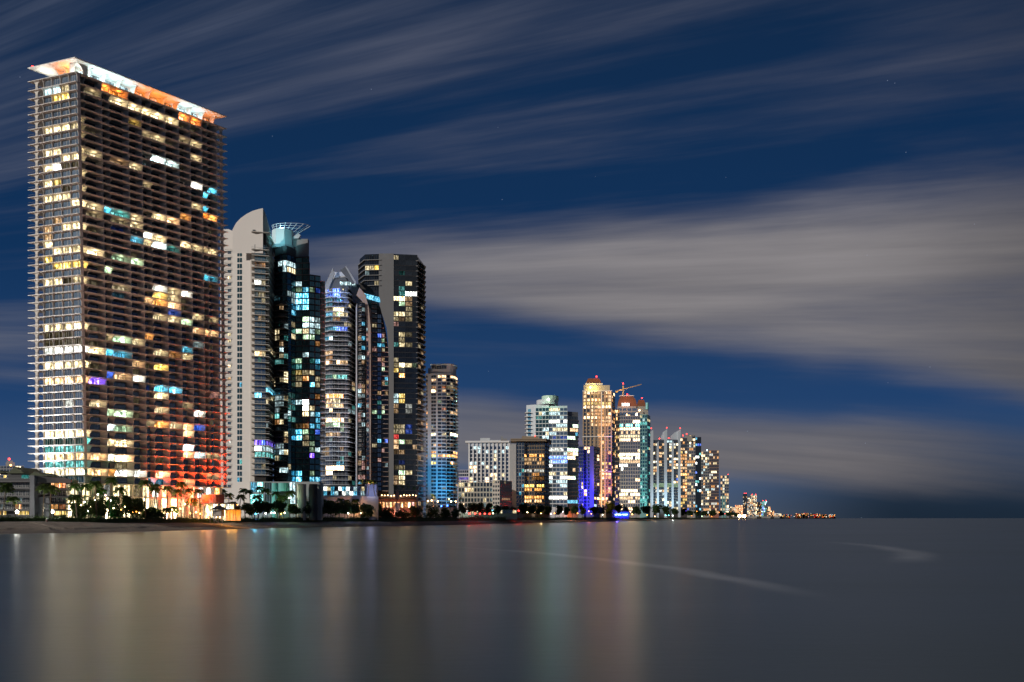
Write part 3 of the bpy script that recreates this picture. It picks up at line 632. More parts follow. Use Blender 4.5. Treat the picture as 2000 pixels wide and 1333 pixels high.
sil(T2, [(493.5, 455), (493.5, 449), (498, 449), (498, 455)], 438.6, 1, darkgrey, 'vent')
# balcony stack
SA = P(497, 439); SB = P(519, 440.5); SC_ = P(533, 462); body = [SA, SB, SC_, P(533, 478), P(497, 470)]
T2.block(body, GZ, Z(455, 440), darkwall, 'core_wall')
rows_b = [489 + 11.55 * k for k in range(39)]; zb = [Z(r, 440) for r in rows_b]
T2.slabs([SA, P(521, 440.5), SC_, P(533, 478), P(497, 470)], zb + [Z(455, 440)], 1.6, .36, concrete)
T2.rails([SA, P(521, 440.5), SC_, P(533, 478), P(497, 470)], zb, 1.5, silver, h=1.05)
T2.facade(SA, SB, [z for z in zb], flh - .5, [(.02, .3), (.32, .62), (.64, .97)], g_teal, frame_lt,
          lits(.05, DIM, ex(C4, '300 545 amber 0;340 545 amber 1;300 735 white 3;360 740 cream 1;340 855 cream 1;310 855 cold 0;360 1060 cream 0') + ex(C5, '290 95 cream 3;330 95 warm 3;370 95 cream 2;320 155 teal 1;290 465 cyan 3;330 465 cyan 3;370 465 cyan 3;320 350 teal 1;300 940 violet 3;340 940 blue 3;380 940 violet 2;290 990 white 4;330 990 cold 4;365 990 cold 2;290 1045 teal 2;330 1045 teal 2;370 1045 teal 2;360 1145 cream 1;340 1245 cold 1'), tol=5, rseed=2), .1, .05, 2, .08)
T2.facade(SB, SC_, zb, flh - .5, [(.05, .3), (.36, .62), (.68, .95)], g_black, frame_dk, lits(.06, DIM, ex(C5, '400 95 cream 2 9;400 465 cyan 3 9;430 465 cyan 2 9;410 940 violet 2 9;400 990 cold 2 9;420 1045 teal 2 9'), tol=5, rseed=3), .1, .05, 1, .08)
T2.finish(300, 6)
# penthouse terraces under the sail
T2.slabs([P(499, 441), P(517, 442), P(525, 455), P(499, 460)], [Z(470, 441)], 1.4, .5, concrete)
# podium of the tower: white drums and green glass
T2p = Tower('podium_building', 'low podium of pale curved drums and lit green glass below the white sail tower', 'building', 560, 432)
T2p.block([P(488, 434), P(628, 437), P(632, 452), P(488, 452)], GZ, Z(941, 435), mat('podium_grey', (.30, .32, .32), .7), 'wall')
A = P(488, 434); B = P(628, 437)
T2p.facade(A, B, [Z(985, 434), Z(962, 434)], 6.0, px_cols(A, B, [(490, 501), (503, 514), (517, 530), (566, 577)]), g_teal, frame_lt, lits(.85, [('teal', 3, 2), ('cyan', 2, 2), ('cold', 2, 2)], rseed=4), .2, .3, 3, .2)
def drum(T, px0, px1, py0, py1, Y, m, name='drum', seg=14):
    c = P((px0 + px1) / 2, Y); r = (px1 - px0) / 2 * Y / F; b = MB(); b.prism([(c.x + r * math.cos(2 * math.pi * i / seg), c.y + r * math.sin(2 * math.pi * i / seg)) for i in range(seg)], GZ if py0 is None else Z(py0, Y), Z(py1, Y)); return b.obj(name, m, T.root)
drum(T2p, 531, 543, None, 944, 432, mat('teal_render', (.10, .36, .33), .5)); drum(T2p, 544, 565, 960, 944, 431, mat('teal_render', (.10, .36, .33), .5))
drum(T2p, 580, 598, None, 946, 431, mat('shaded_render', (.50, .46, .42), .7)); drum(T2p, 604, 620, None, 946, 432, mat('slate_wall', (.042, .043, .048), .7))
light('POINT', (*P(535, 424), 9), 'teal', 1800, T2p.root); light('POINT', (*P(500, 424), 8), 'cold', 500, T2p.root)
T2p.finish()

# ------------------------------------------------------------------ 3: dark glass tower with drum and dish
T3 = Tower('apartment_tower', 'dark glass tower with a turquoise lit roof drum and a lattice dish on top', 'tower', 585, 462)
Y3 = 458
def arc(px0, px1, Y, bulge, n):                             # curved front
    return [(px0 + (px1 - px0) * i / n, Y - bulge * math.sin(math.pi * i / n)) for i in range(n + 1)]
fA = arc(535, 577, Y3 + 2, 6, 5)
main = foot(fA + [(604, Y3 + 1)], 22); T3.block(main, GZ, Z(500, Y3), darkwall, 'core_wall')
T3.block(foot([(604, Y3 + 1), (626, Y3 + 4)], 20), GZ, Z(535, Y3), darkwall, 'core_wall')
T3.block(foot(arc(537, 575, Y3 + 3, 5.4, 5), 14), Z(500, Y3), Z(483, Y3), darkgrey, 'crown_wall')
c = P(553, Y3 + 6); r_ = 21 * Y3 / F
b = MB(); hexp = [(c.x + r_ * math.cos(2 * math.pi * (i + .5) / 8), c.y + r_ * math.sin(2 * math.pi * (i + .5) / 8)) for i in range(8)]
for i in range(8):
    a_, b2 = Vector(hexp[i]), Vector(hexp[(i + 1) % 8]); b = MB(); uu = (b2 - a_).normalized(); nn = Vector((uu.y, -uu.x))
    b.fbox(a_, uu, nn, .06, (b2 - a_).length - .06, Z(478, Y3), Z(446, Y3), -.5, .12); b.obj('drum_panel', mat('drum_panel', (.52, .60, .62), .4), T3.root)
b = MB(); b.prism(offset(hexp, 1.2), Z(484, Y3), Z(477.5, Y3)); b.obj('drum_base', silver, T3.root)
light('SPOT', (*P(530, 440), Z(482, Y3)), (.30, .90, 1), 11000, T3.root, (c.x, c.y, Z(460, Y3)), 70, 1, .4)
# dish of struts
b = MB(); ctr = Vector((c.x, c.y + 2, Z(448, Y3))); 
for k in range(11):
    a = R(-165 + k * 18); L = 9.0 + 2.8 * math.exp(-((k - 8.0) / 2.2) ** 2)
    e = ctr + Vector((math.cos(a) * L * 1.15 + 3, math.sin(a) * L * .6, 4.6)); st = ctr + Vector((math.cos(a) * 5, math.sin(a) * 3, -1.5)); b.beam(st, e, .16)
    if k:
        for t in (.35, .6, .8, 1.0): b.beam(pst.lerp(pe_, t), st.lerp(e, t), .13)
    pst, pe_ = st, e
b.obj('roof_dish', mat('dish_steel', (.55, .62, .68), .4), T3.root)
light('POINT', (c.x, c.y - 3, Z(444, Y3)), (.5, .9, 1), 1500, T3.root)
sil(T3, [(573, 500), (573, 467), (601, 467), (601, 510)], Y3 + 5, 3, grey, 'roof_wall')
sil(T3, [(573, 466), (573, 462), (583, 456), (587, 460), (583, 466)], Y3 + 4, 2, silver, 'roof_vent')
flg = 11.6; zr3 = [Z(500.5 + flg * k, Y3) for k in range(1, 40)]
L4 = ex(C4, '605 565 cold 2;605 620 cream 2;640 640 cold 2;535 570 cold 2 8;620 600 cold 3;640 580 teal 2;680 720 cold 2;680 770 green 1;730 770 cyan 2;760 770 cold 1;690 830 cyan 3;730 830 cyan 3;760 830 cyan 3;690 880 cyan 3;770 900 cyan 3;740 880 cyan 2;610 830 cold 1;640 870 cold 1;740 940 cyan 3;770 950 cyan 3;710 970 cyan 2;820 790 green 1;860 820 blue 1;770 1040 green 3;820 1045 cold 2;850 1060 cold 1;770 1130 cold 3;830 1145 cold 2;630 1130 cream 1;690 1195 green 2;770 1220 green 2;800 1235 green 2;870 1180 green 1;860 1270 amber 1;910 1255 cold 1') + \
     ex(C5, '690 160 green 2;690 215 teal 1;690 265 yellow 1;760 270 cream 1;800 285 cream 2;770 325 amber 2;780 380 cyan 3;820 385 cyan 2;690 360 cream 1;860 210 cyan 1;860 360 cream 1;855 495 amber 1;690 555 cold 2;770 560 white 4;770 610 white 4;820 620 cream 2;770 660 cream 3;820 665 cold 2;870 690 cyan 2;620 510 teal 0;620 600 teal 1;690 750 warm 0;765 760 amber 1;810 770 cyan 2;840 770 cyan 2;770 805 green 2;690 850 cyan 3;610 840 cyan 0;770 860 cream 1;840 820 blue 2;820 850 teal 0;770 910 cream 1;820 960 green 1;805 1055 violet 3;690 1240 cyan 3;820 1195 green 1;800 1245 cyan 2;860 1250 cyan 2;850 1300 blue 2;600 1135 cream 1;620 730 teal 1')
l3 = lits(.03, COOL, L4, tol=6.4, rseed=11)
FA = [P(x, y) for x, y in fA]; g_night = glass('night_teal_glass', (.09, .24, .30))
for k in range(5): T3.facade(FA[k], FA[k + 1], zr3, flg * Y3 / F, [(.06, .94)], g_night, frame_dk, l3, .15, .35, 0, .08)
A = P(577, Y3 + 2); B = P(604, Y3 + 1); T3.facade(A, B, zr3, flg * Y3 / F, evenly(2, .12), g_night, frame_dk, l3, .15, .45, 2, .08)
A = P(604, Y3 + 1); B = P(626, Y3 + 4); T3.facade(A, B, zr3[3:], flg * Y3 / F, evenly(2, .15), g_night, frame_dk, l3, .15, .45, 2, .08)
T3.slabs(main, zr3, .35, .35, mat('dark_slab', (.11, .11, .12), .5), 'floor_slab')
zr3b = [Z(545 + 11.3 * k, Y3) for k in range(36)]
T3.slabs(foot([(606, Y3 + 3), (633, Y3 + 5)], 14), zr3b, .6, .4, silver, 'balcony_slab')
# curved seaward-left balconies lower down
bal = foot(arc(536, 563, Y3 - 3, 4, 4), 8); zb3 = [Z(600 + 11.6 * k, Y3) for k in range(30)]
T3.slabs(bal, zb3, .8, .4, mat('brown_slab', (.13, .11, .10), .6), 'balcony_slab'); T3.rails(bal, zb3, .8, darkgrey)
A = P(537, Y3 - 3.6); B = P(563, Y3 - 3.8)
T3.facade(A, B, zb3, 11.6 * Y3 / F - .4, evenly(3, .1), g_black, frame_dk, lits(.12, DIM, ex(C5, '520 85 cold 2;560 100 teal 1;530 340 cream 1;560 350 cream 2;500 545 cold 1;490 640 cold 1;480 690 teal 2;520 745 cream 2;470 745 amber 1;500 980 cold 1;530 1000 cold 2;480 1055 cream 1;540 1165 cold 2;545 1205 cold 2;500 190 teal 1'), tol=6, rseed=12), .1, .1, 1, .1)
T3.finish(300, 6)

# ------------------------------------------------------------------ 4: silver balcony tower with peaked crown and curved glass back
T4 = Tower('apartment_tower', 'silver balcony tower with jagged peaked crown and a curved dark glass shoulder', 'tower', 690, 535)
Y4 = 530
fr4 = [(630, Y4 + 3), (650, Y4 - 1), (679, Y4), (694, Y4 + 14)]
b4 = foot(fr4, 16); T4.block(b4, GZ, Z(566, Y4), darkwall, 'core_wall')
fl4 = 9.35; zr4 = [Z(573 + fl4 * k, Y4) for k in range(41)]
T4.slabs(foot([(632, Y4 + 2), (647, Y4 - 2), (679, Y4), (693, Y4 + 13)], 14), zr4, 1.7, .45, silver); T4.rails(foot([(646, Y4 - 2), (679, Y4), (693, Y4 + 13)], 6), zr4[5:], 1.6, silver)
L44 = ex(C4, '960 830 blue 2;1030 820 blue 3;960 880 cyan 1;1050 900 cyan 1;960 930 cyan 1;970 980 cream 1;1040 970 cream 3;1090 970 cream 3;960 1020 cyan 2;1000 1020 cream 2;1050 1020 green 3;1100 1020 cream 2;960 1080 cyan 1;1050 1065 amber 1;1000 1160 cyan 2;1050 1155 blue 3;1100 1155 blue 2;1150 1160 blue 1;930 1255 cyan 2;980 1260 cold 3;940 1160 cyan 1') + \
      ex(C5, '930 105 warm 2;980 105 warm 2;960 155 amber 1;920 195 warm 2;970 190 warm 3;1050 185 warm 3;1100 185 warm 2;960 325 teal 1;1010 325 green 2;1060 320 teal 2;1110 325 teal 2;960 490 amber 3;1000 490 amber 3;1050 490 amber 3;1090 490 amber 3;980 555 warm 2;1035 555 cream 2;980 600 warm 3;1050 595 warm 3;1090 595 warm 2;920 740 cream 1;970 730 warm 4;1030 730 warm 3;1090 730 warm 3;960 775 green 1;1030 775 green 3;1080 780 green 1;970 865 warm 2;1040 865 warm 1;930 1010 warm 1;1050 1130 cyan 2;1090 1130 cyan 1;1150 1130 blue 3;970 1180 warm 4;1030 1175 warm 4;1090 1170 warm 4;1150 1180 warm 1')
l4 = lits(.05, DIM, L44, tol=6, rseed=14)
g_steel = glass('steel_glass', (.22, .26, .32))
A, B = P(630, Y4 + 3), P(650, Y4 - 1); T4.facade(A, B, zr4, fl4 * Y4 / F, evenly(3, .1), g_steel, frame_lt, l4, .1, .45, 1, .08)
A, B = P(650, Y4 - 1), P(679, Y4); T4.facade(A, B, zr4, fl4 * Y4 / F, evenly(4, .12), g_steel, frame_lt, l4, .1, .45, 1, .08)
A, B = P(679, Y4), P(694, Y4 + 14); T4.facade(A, B, zr4, fl4 * Y4 / F, evenly(2, .2), g_black, frame_dk, lits(.08, DIM, rseed=5), .1, .45, 1, .08)
sil(T4, [(695, None), (695, 600), (697.3, 592), (697.3, None)], Y4 - 1, 2, silver, 'pier')
# rounded balconies
rb = foot(arc(698, 714, Y4 + 2, 4, 4), 20); T4.block(offset(rb, -1.4), GZ, Z(590, Y4), darkwall, 'core_wall'); zr = [Z(600 + 9.35 * k, Y4) for k in range(38)]
T4.slabs(rb, zr, .3, .45, mat('brown_slab2', (.20, .17, .15), .6), 'balcony_slab'); T4.rails(rb, zr, .2, silver)
A, B = P(699, Y4 + .2), P(713.5, Y4 + .2); T4.facade(A, B, zr, 9.35 * Y4 / F, evenly(2, .1), g_black, frame_dk, lits(.33, [('cold', 1, 2), ('pink', 1, 2), ('warm', 1, 2), ('cyan', 2, 1), ('cold', 2, 1)], rseed=6), .1, .5, 1, .5)
pinkst = mat('rose_pier', (.36, .27, .23), .7)
sil(T4, [(715, None), (715, 600), (719, 596), (724, 606), (724, None)], Y4 + 2, 8, pinkst, 'pier')
A, B = P(715, Y4 + 2), P(724, Y4 + 2); T4.facade(A, B, zr[1:], 9.35 * Y4 / F, [(.1, .6)], g_dark, frame_lt, lits(.25, [('pink', 1, 2), ('cold', 1, 1), ('warm', 1, 1)], rseed=7), .3, .9, 0, .06)
# crown: raked plates and fins
cr = [([(629, 570), (650, 523), (653, 536), (640, 570)], 2), ([(632, 566), (638, 548), (675, 541), (683, 566)], 3), ([(640, 546), (649, 531), (661, 532), (682, 529), (686, 536), (676, 545)], 5),
      ([(664, 528), (674, 522), (694, 551), (688, 556)], 0), ([(674, 521), (676, 520), (696, 552), (694, 556)], -2), ([(662, 560), (664, 556), (683, 592), (676, 600)], -1)]
for k, (pts, dy) in enumerate(cr): sil(T4, pts, Y4 + dy, .8 if k in (0, 3, 4, 5) else 6, [grey, darkgrey, silver, darkgrey, grey, darkgrey][k], 'crown_plate')
A, B = P(664, Y4 + 2), P(695, Y4 + 2); T4.facade(A, B, [Z(557, Y4)], 3.0, evenly(4, .1), lamp('cold', 2), frame_dk, lits(.6, [('cold', 2, 1)], rseed=9), .1, .2, 1, .9)
sil(T4, [(629, 578), (629, 567), (664, 562), (672, 575), (672, 578)], Y4 + 1, 8, mat('blue_lit_soffit', (.40, .42, .46), .5), 'crown_wall')
light('POINT', (*P(655, Y4 - 12), Z(577, Y4)), (.1, .3, 1), 4500, T4.root); light('SPOT', (*P(640, Y4 - 30), Z(600, Y4)), (.7, .85, 1), 30000, T4.root, (*P(660, Y4), Z(545, Y4)), 60)
# curved dark glass shoulder on the seaward side
outl = [(690, 556), (703, 553), (715, 556), (727, 565), (735, 580), (743, 602), (749, 625), (754, 650), (757, 672), (758.5, 700)]
sil(T4, [(695, None), (695, 590)] + outl[1:] + [(758.5, None)], Y4 + 9, 12, darkwall, 'shoulder_wall', Y4 + 12)
sil(T4, [(696, 577), (702, 562), (713, 575), (720, 600), (724, 640), (724, 690), (720, 690), (719, 650), (714, 612), (707, 588)], Y4 + 1, 2, pinkst, 'curved_band')
sil(T4, [(683, 553), (702, 556), (712, 577), (705, 592), (690, 592)], Y4 + 3, 3, g_black, 'glass_panel')
sil(T4, [(711, 573), (741, 581), (742.5, 591), (712, 582)], Y4 + 7.6, .6, lamp('cyan', 2), 'lit_band')
def edge_px(y):
    for (x0, y0), (x1, y1) in zip(outl, outl[1:]):
        if y0 <= y <= y1: return x0 + (x1 - x0) * (y - y0) / max(.1, (y1 - y0))
    return 758.5
A, B = P(725, Y4 + 8), P(758.5, Y4 + 10.6)
rd = random.Random(21)
for k in range(40):
    yr = 594 + 9.35 * k; ed = edge_px(yr - 9); ym = yr - 4.5
    for (x0, x1, gm, dn) in ((725.5, 736, g_black, .14), (737.5, 744.5, g_navy, .16), (746, 751, g_black, .3), (752, 757.5, g_black, .25)):
        if x1 > ed: continue
        p0, p1 = to_frac(x0, A, B), to_frac(x1, A, B); L = (B - A).length; cc = rd.choice([('cold', 1), ('pink', 1), ('green', 2), ('cyan', 2), ('teal', 1), ('blue', 2), ('cream', 1), ('warm', 1)])
        m = lamp(*cc) if rd.random() < dn else gm
        T4.window(A, (B - A).normalized(), p0 * L, p1 * L, Z(yr, Y4 + 9) + .1, Z(yr, Y4 + 9) + 2.6, m, frame_dk, 1)
    b = MB(); nn = Vector(((B - A).normalized().y, -(B - A).normalized().x)); uu = (B - A).normalized(); L = (B - A).length
    for (x0, x1) in ((725, 736.5), (745, min(ed, 758.5))):
        if x1 > x0 + 1 and x1 <= ed + .1: b.fbox(A, uu, nn, to_frac(x0, A, B) * L, to_frac(x1, A, B) * L, Z(yr, Y4 + 9) - .4, Z(yr, Y4 + 9), -.2, 1.5)
    if b.f: b.obj('balcony_slab', pinkst, T4.root)
T4.finish(300, 6)
wash(T4, 720, 486, 24, 710, Y4, 85, (1, .45, .30), 60000, 80); wash(T4, 650, 486, 24, 655, Y4, 95, (.75, .85, 1), 110000, 75)
# its podium: glazed hall, long white terrace wall, restaurant
R1 = Tower('podium_building', 'two storey glazed hall with bright windows and a long pale terrace wall beside tall palms', 'building', 680, 500)
R1.block(foot([(622, 500), (714, 502)], 25), GZ, Z(950, 500), whiteb, 'wall'); A, B = P(624, 500), P(712, 502)
R1.facade(A, B, [Z(959, 500), Z(968, 500)], 2.8, evenly(12, .12), g_steel, frame_lt, lits(.75, [('cold', 2, 3), ('white', 3, 2), ('cream', 2, 1), ('cyan', 2, 1)], rseed=3), .1, .2, 2, .1)
R1.block(foot([(626, 488), (739, 490)], 10), GZ, Z(970, 488), mat('terrace_wall', (.55, .50, .46), .8), 'terrace_wall')
sil(R1, [(713, 970), (713, 946), (735, 946), (735, 970)], 497, 5, mat('lilac_panel', (.50, .52, .68), .6), 'lit_panel'); light('POINT', (*P(724, 488), 22), (.55, .6, 1), 1500, R1.root)
R1.finish()
wash(R1, 690, 478, 5, 690, 488, 14, (1, .45, .2), 6000, 120)

R2 = Tower('restaurant_building', 'low coral lit beach restaurant with a round white tent and string lights along its roof', 'restaurant', 780, 545)
R2.block(foot([(738, 540), (817, 545)], 18), GZ, Z(970, 540), mat('restaurant_wall', (.50, .33, .25), .8), 'wall')
R2.slabs(foot([(737, 538), (818, 543)], 18), [Z(972, 540)], 1.5, 1.3, mat('brown_fascia', (.10, .07, .06), .7), 'roof_slab')
A, B = P(738, 540), P(817, 545); R2.facade(A, B, [Z(992, 540)], 4.2, evenly(11, .35), lamp('warm', 2), frame_dk, lits(.85, [('amber', 2, 3), ('pink', 2, 2), ('cold', 2, 1), ('warm', 3, 2)], rseed=4), .1, .1, 1, .1)
R2.finish()
for k in range(12):
    b = MB(); p = P(745 + 6.2 * k + rnd.uniform(-1, 1), 536); b.ball((p.x, p.y, Z(968 + rnd.uniform(-1, 1), 536)), .42); b.obj('bulb', lamp('warm', 9, False), R2.root)
light('POINT', (*P(765, 532), 8.5), (1, .38, .2), 1100, R2.root); light('POINT', (*P(795, 532), 8.5), (1, .38, .2), 1100, R2.root); light('POINT', (*P(758, 532), 4.6), (1, .02, .02), 700, R2.root); light('POINT', (*P(785, 532), 4.6), (1, .04, .02), 700, R2.root)
b = MB(); c = P(776, 533); n_s = 10
ring = [(c.x + 2.3 * math.cos(2 * math.pi * i / n_s), c.y + 2.3 * math.sin(2 * math.pi * i / n_s)) for i in range(n_s)]; ring2 = [(c.x + 1.7 * math.cos(2 * math.pi * i / n_s), c.y + 1.7 * math.sin(2 * math.pi * i / n_s)) for i in range(n_s)]
b.prism(ring, GZ, Z(983, 533), 0, ring2); b.obj('tent_body', mat('tent_cloth', (.65, .72, .75), .7), R2.root)
b = MB(); b.beam((c.x, c.y, Z(975, 533)), (c.x, c.y, Z(956, 533)), 2.0, 0, .15, 8); b.obj('spire', mat('spire_cloth', (.55, .30, .22), .7), R2.root)
b = MB()
for i in range(8):
    a0 = math.pi / 2 * i / 7; p = P(815, 536); b.box(p.x - .6 + 3.2 * (1 - math.cos(a0)), p.x + .6 + 3.2 * (1 - math.cos(a0)), p.y - 1, p.y + 1, (GZ if i == 0 else Z(958, 536) + 3.4 * math.sin(a0 - .22)), Z(956, 536) + 3.4 * math.sin(a0))
b.obj('arch_pylon', mat('pylon_render', (.5, .42, .38), .7), R2.root)

# ------------------------------------------------------------------ 5: black glass tower with grey curved wall
T5 = Tower('apartment_tower', 'black glass tower with a tall grey curved blade wall down its left side', 'tower', 780, 620)
Y5 = 600
f5 = [(702.5, Y5 + 12), (713, Y5 + 1), (740, Y5)]
T5.block(foot(f5, 14), GZ, Z(496.5, Y5), g_black, 'core_wall')
T5.block(foot([(769, Y5), (815, Y5 + 2), (823, Y5 + 22)], 12), GZ, Z(496.5, Y5), g_black, 'core_wall')
sil(T5, [(757.5, None), (757.8, 668), (755, 640), (748, 619), (742, 601), (740, 585), (740, 495.5), (769, 495.5), (769, None)], Y5 - .6, 14, mat('blade_wall', (.155, .155, .16), .65, var=.1, scale=.04), 'blade_wall')
fl5 = 10.0; zr5 = [Z(508 + fl5 * k, Y5) for k in range(49)]
T5.slabs(foot(f5, 14), [Z(r, Y5) for r in (508, 518, 528, 538, 548, 558)], 1.3, .4, grey, 'balcony_slab')
L5 = ex(C4, '1330 580 cream 2;1370 580 cream 2;1405 580 yellow 3;1400 725 cream 1;1700 745 cream 2 8;1640 650 teal 0;1640 800 teal 1;1590 860 cream 3;1640 850 warm 4 9;1700 840 white 4;1740 830 white 3;1650 900 green 2;1700 905 warm 1;1590 1015 cream 2;1650 1000 cream 2 8;1720 1000 cream 1;1590 1060 cream 1;1660 1060 warm 0;1715 1050 cream 1;1590 1110 pink 1;1650 1200 cream 2;1650 1250 cream 1;1710 1210 cream 0;1590 1310 teal 1;1650 1300 cream 2;1710 1300 cream 1') + \
     ex(C5, '1590 25 teal 1;1650 15 cream 1;1710 15 cream 1;1590 180 cream 1;1590 230 yellow 2;1650 210 cream 3;1710 210 cream 2;1760 205 green 0;1620 270 white 0;1650 310 amber 3;1590 520 cold 2;1650 510 yellow 2;1610 610 warm 1;1730 610 white 1;1600 800 cream 1;1640 800 cream 1;1590 860 red 2;1720 805 blue 1;1650 910 green 3;1710 905 cream 1;1600 945 warm 2;1590 1020 warm 0;1640 1020 warm 1;1620 1110 blue 0;1600 1165 cream 0;1640 1165 cream 1;1650 1205 green 3;1720 1205 cream 2;1600 1280 warm 1;1650 1280 cream 2')
l5 = lits(.02, DIM, L5, tol=6.5, rseed=31)
A, B = P(713, Y5 + 1), P(740, Y5); T5.facade(A, B, zr5[:12], fl5 * Y5 / F, evenly(3, .1), g_black, frame_dk, lits(.05, DIM, L5, tol=6, rseed=3), .2, .4, 1, .08)
A, B = P(769, Y5), P(815, Y5 + 2); T5.facade(A, B, zr5, fl5 * Y5 / F, [(.0, .2), (.22, .47), (.5, .78), (.8, .98)], g_black, frame_dk, l5, .2, .4, 2, .08)
T5.slabs(foot([(769.4, Y5), (815, Y5 + 2)], 8), zr5[1:], .25, .3, mat('black_band', (.05, .05, .055), .4), 'spandrel')
A, B = P(815, Y5 + 2), P(823, Y5 + 22)
zr5b = zr5
bp = [P(814, Y5 + 2), P(816, Y5 + 2), P(831, Y5 + 16), P(829, Y5 + 26)]
T5.slabs(bp, zr5b, .5, .4, mat('grey_slab', (.27, .25, .24), .6), 'balcony_slab')
A, B = P(815.5, Y5 + 3), P(827, Y5 + 21); T5.block([A, B, P(823, Y5 + 30), P(812, Y5 + 12)], GZ, Z(500, Y5), mat('soffit_wall', (.22, .19, .17), .7), 'side_wall')
T5.facade(A, B, zr5, fl5 * Y5 / F, [(.08, .5), (.56, .95)], g_black, frame_dk, lits(.16, [('warm', 1, 3), ('cream', 1, 2), ('cold', 1, 1), ('warm', 2, 1), ('blue', 1, 1)], rseed=33), .2, .5, 0, .08)
T5.finish(300, 6)
wash(T5, 850, 560, 10, 825, Y5 + 14, 100, (1, .55, .32), 60000, 70)

# ------------------------------------------------------------------ 6: round-ended tower
T6 = Tower('apartment_tower', 'slender pale tower with a rounded seaward end, warm lit upper flats and blue lit foot', 'tower', 862, 650)
Y6 = 640
arcp = [(872, Y6), (879, Y6 + .5), (885, Y6 + 3), (890, Y6 + 8), (893, Y6 + 15)]
fp = foot([(832, Y6 + 3), (846, Y6 + 1), (872, Y6)] + arcp[1:], 14); T6.block(fp, GZ, Z(729, Y6), white, 'wall')
T6.block(foot([(843, Y6 + 2), (872, Y6 + .5), (879, Y6 + 1), (885, Y6 + 3.5), (891, Y6 + 9)], 12), Z(729, Y6), Z(711, Y6), white, 'roof_drum')
T6.block(foot([(836, Y6 + 6), (846, Y6 + 6)], 8), Z(729, Y6), Z(717, Y6), white, 'roof_block')
T6.facade(P(843, Y6 + 2), P(872, Y6 + .5), [Z(721, Y6)], 3.4, evenly(6, .12), g_dark, frame_lt, None, .1, .2, 1, .1); T6.slabs(foot([(842, Y6 + 2), (872, Y6 - .5), (879, Y6), (886, Y6 + 2.5), (892, Y6 + 8)], 12), [Z(711, Y6)], .5, .5, white, 'roof_slab')
fl6 = 7.05; zr6 = [Z(739 + fl6 * k, Y6) for k in range(37)]; h6 = fl6 * Y6 / F
Cc = lambda X, Y_: (760 + X / 3.92, 700 + Y_ / 3.92)
L6 = ex(Cc, '345 165 warm 2;390 140 warm 3;425 140 warm 3;470 105 warm 3;500 110 warm 3;470 135 warm 3;500 145 warm 3;345 225 amber 1;345 250 warm 4;415 220 orange 1;415 250 warm 2;405 165 warm 2;470 225 cream 1;470 250 warm 1;500 230 warm 1;290 200 amber 1;385 335 green 1;470 300 warm 1;290 420 amber 2;480 415 warm 2;500 415 warm 2;420 385 orange 1;290 495 amber 2;290 520 amber 2;475 495 warm 1;340 578 cream 3;405 578 cream 2;435 578 cream 2;470 578 cream 4;500 582 cream 4;400 660 orange 1;480 660 warm 1;345 715 amber 2;345 740 yellow 3;400 745 amber 2;430 740 amber 3;465 740 amber 3;500 740 amber 3;345 795 yellow 3;470 795 amber 3;500 800 warm 1;290 745 amber 1;420 985 warm 1')
den = lambda x, y: .05 if y > 820 else .12
l6 = lits(den, [('warm', 1, 3), ('warm', 2, 2), ('cream', 1, 2), ('cold', 1, 1)], L6, tol=4.2, rseed=41)
A, B = P(832, Y6 + 3), P(846, Y6 + 1); T6.facade(A, B, zr6, h6, px_cols(A, B, [(832.6, 835), (842.6, 845.6)]), g_navy, frame_lt, l6, .5, .5, 0, .06)
A, B = P(846, Y6 + 1), P(872, Y6); T6.facade(A, B, zr6, h6, px_cols(A, B, [(846.2, 851.5), (855, 862.5), (863.5, 871)]), g_navy, frame_lt, l6, .5, .5, 2, .06)
ar = [P(*q) for q in arcp]
for k in range(4): T6.facade(ar[k], ar[k + 1], zr6, h6, [(.06, .94)], g_black, frame_dk, l6, .45, .45, 1, .06)
T6.slabs([P(872, Y6 - .2)] + ar[1:] + [ar[-1] + Vector((-6, 6)), P(872, Y6 + 6)], zr6, 1.1, .5, concrete, 'balcony_slab')
T6.finish(300, 5)
wash(T6, 885, 600, 6, 880, Y6, 45, (.02, .42, 1), 190000, 70); wash(T6, 850, 600, 6, 852, Y6, 14, (1, .85, .6), 8000, 90); wash(T6, 846, 585, 6, 856, Y6, 105, (1, .82, .66), 170000, 55)  # last wash is an added spot, as the neighbouring tower blocks the moon

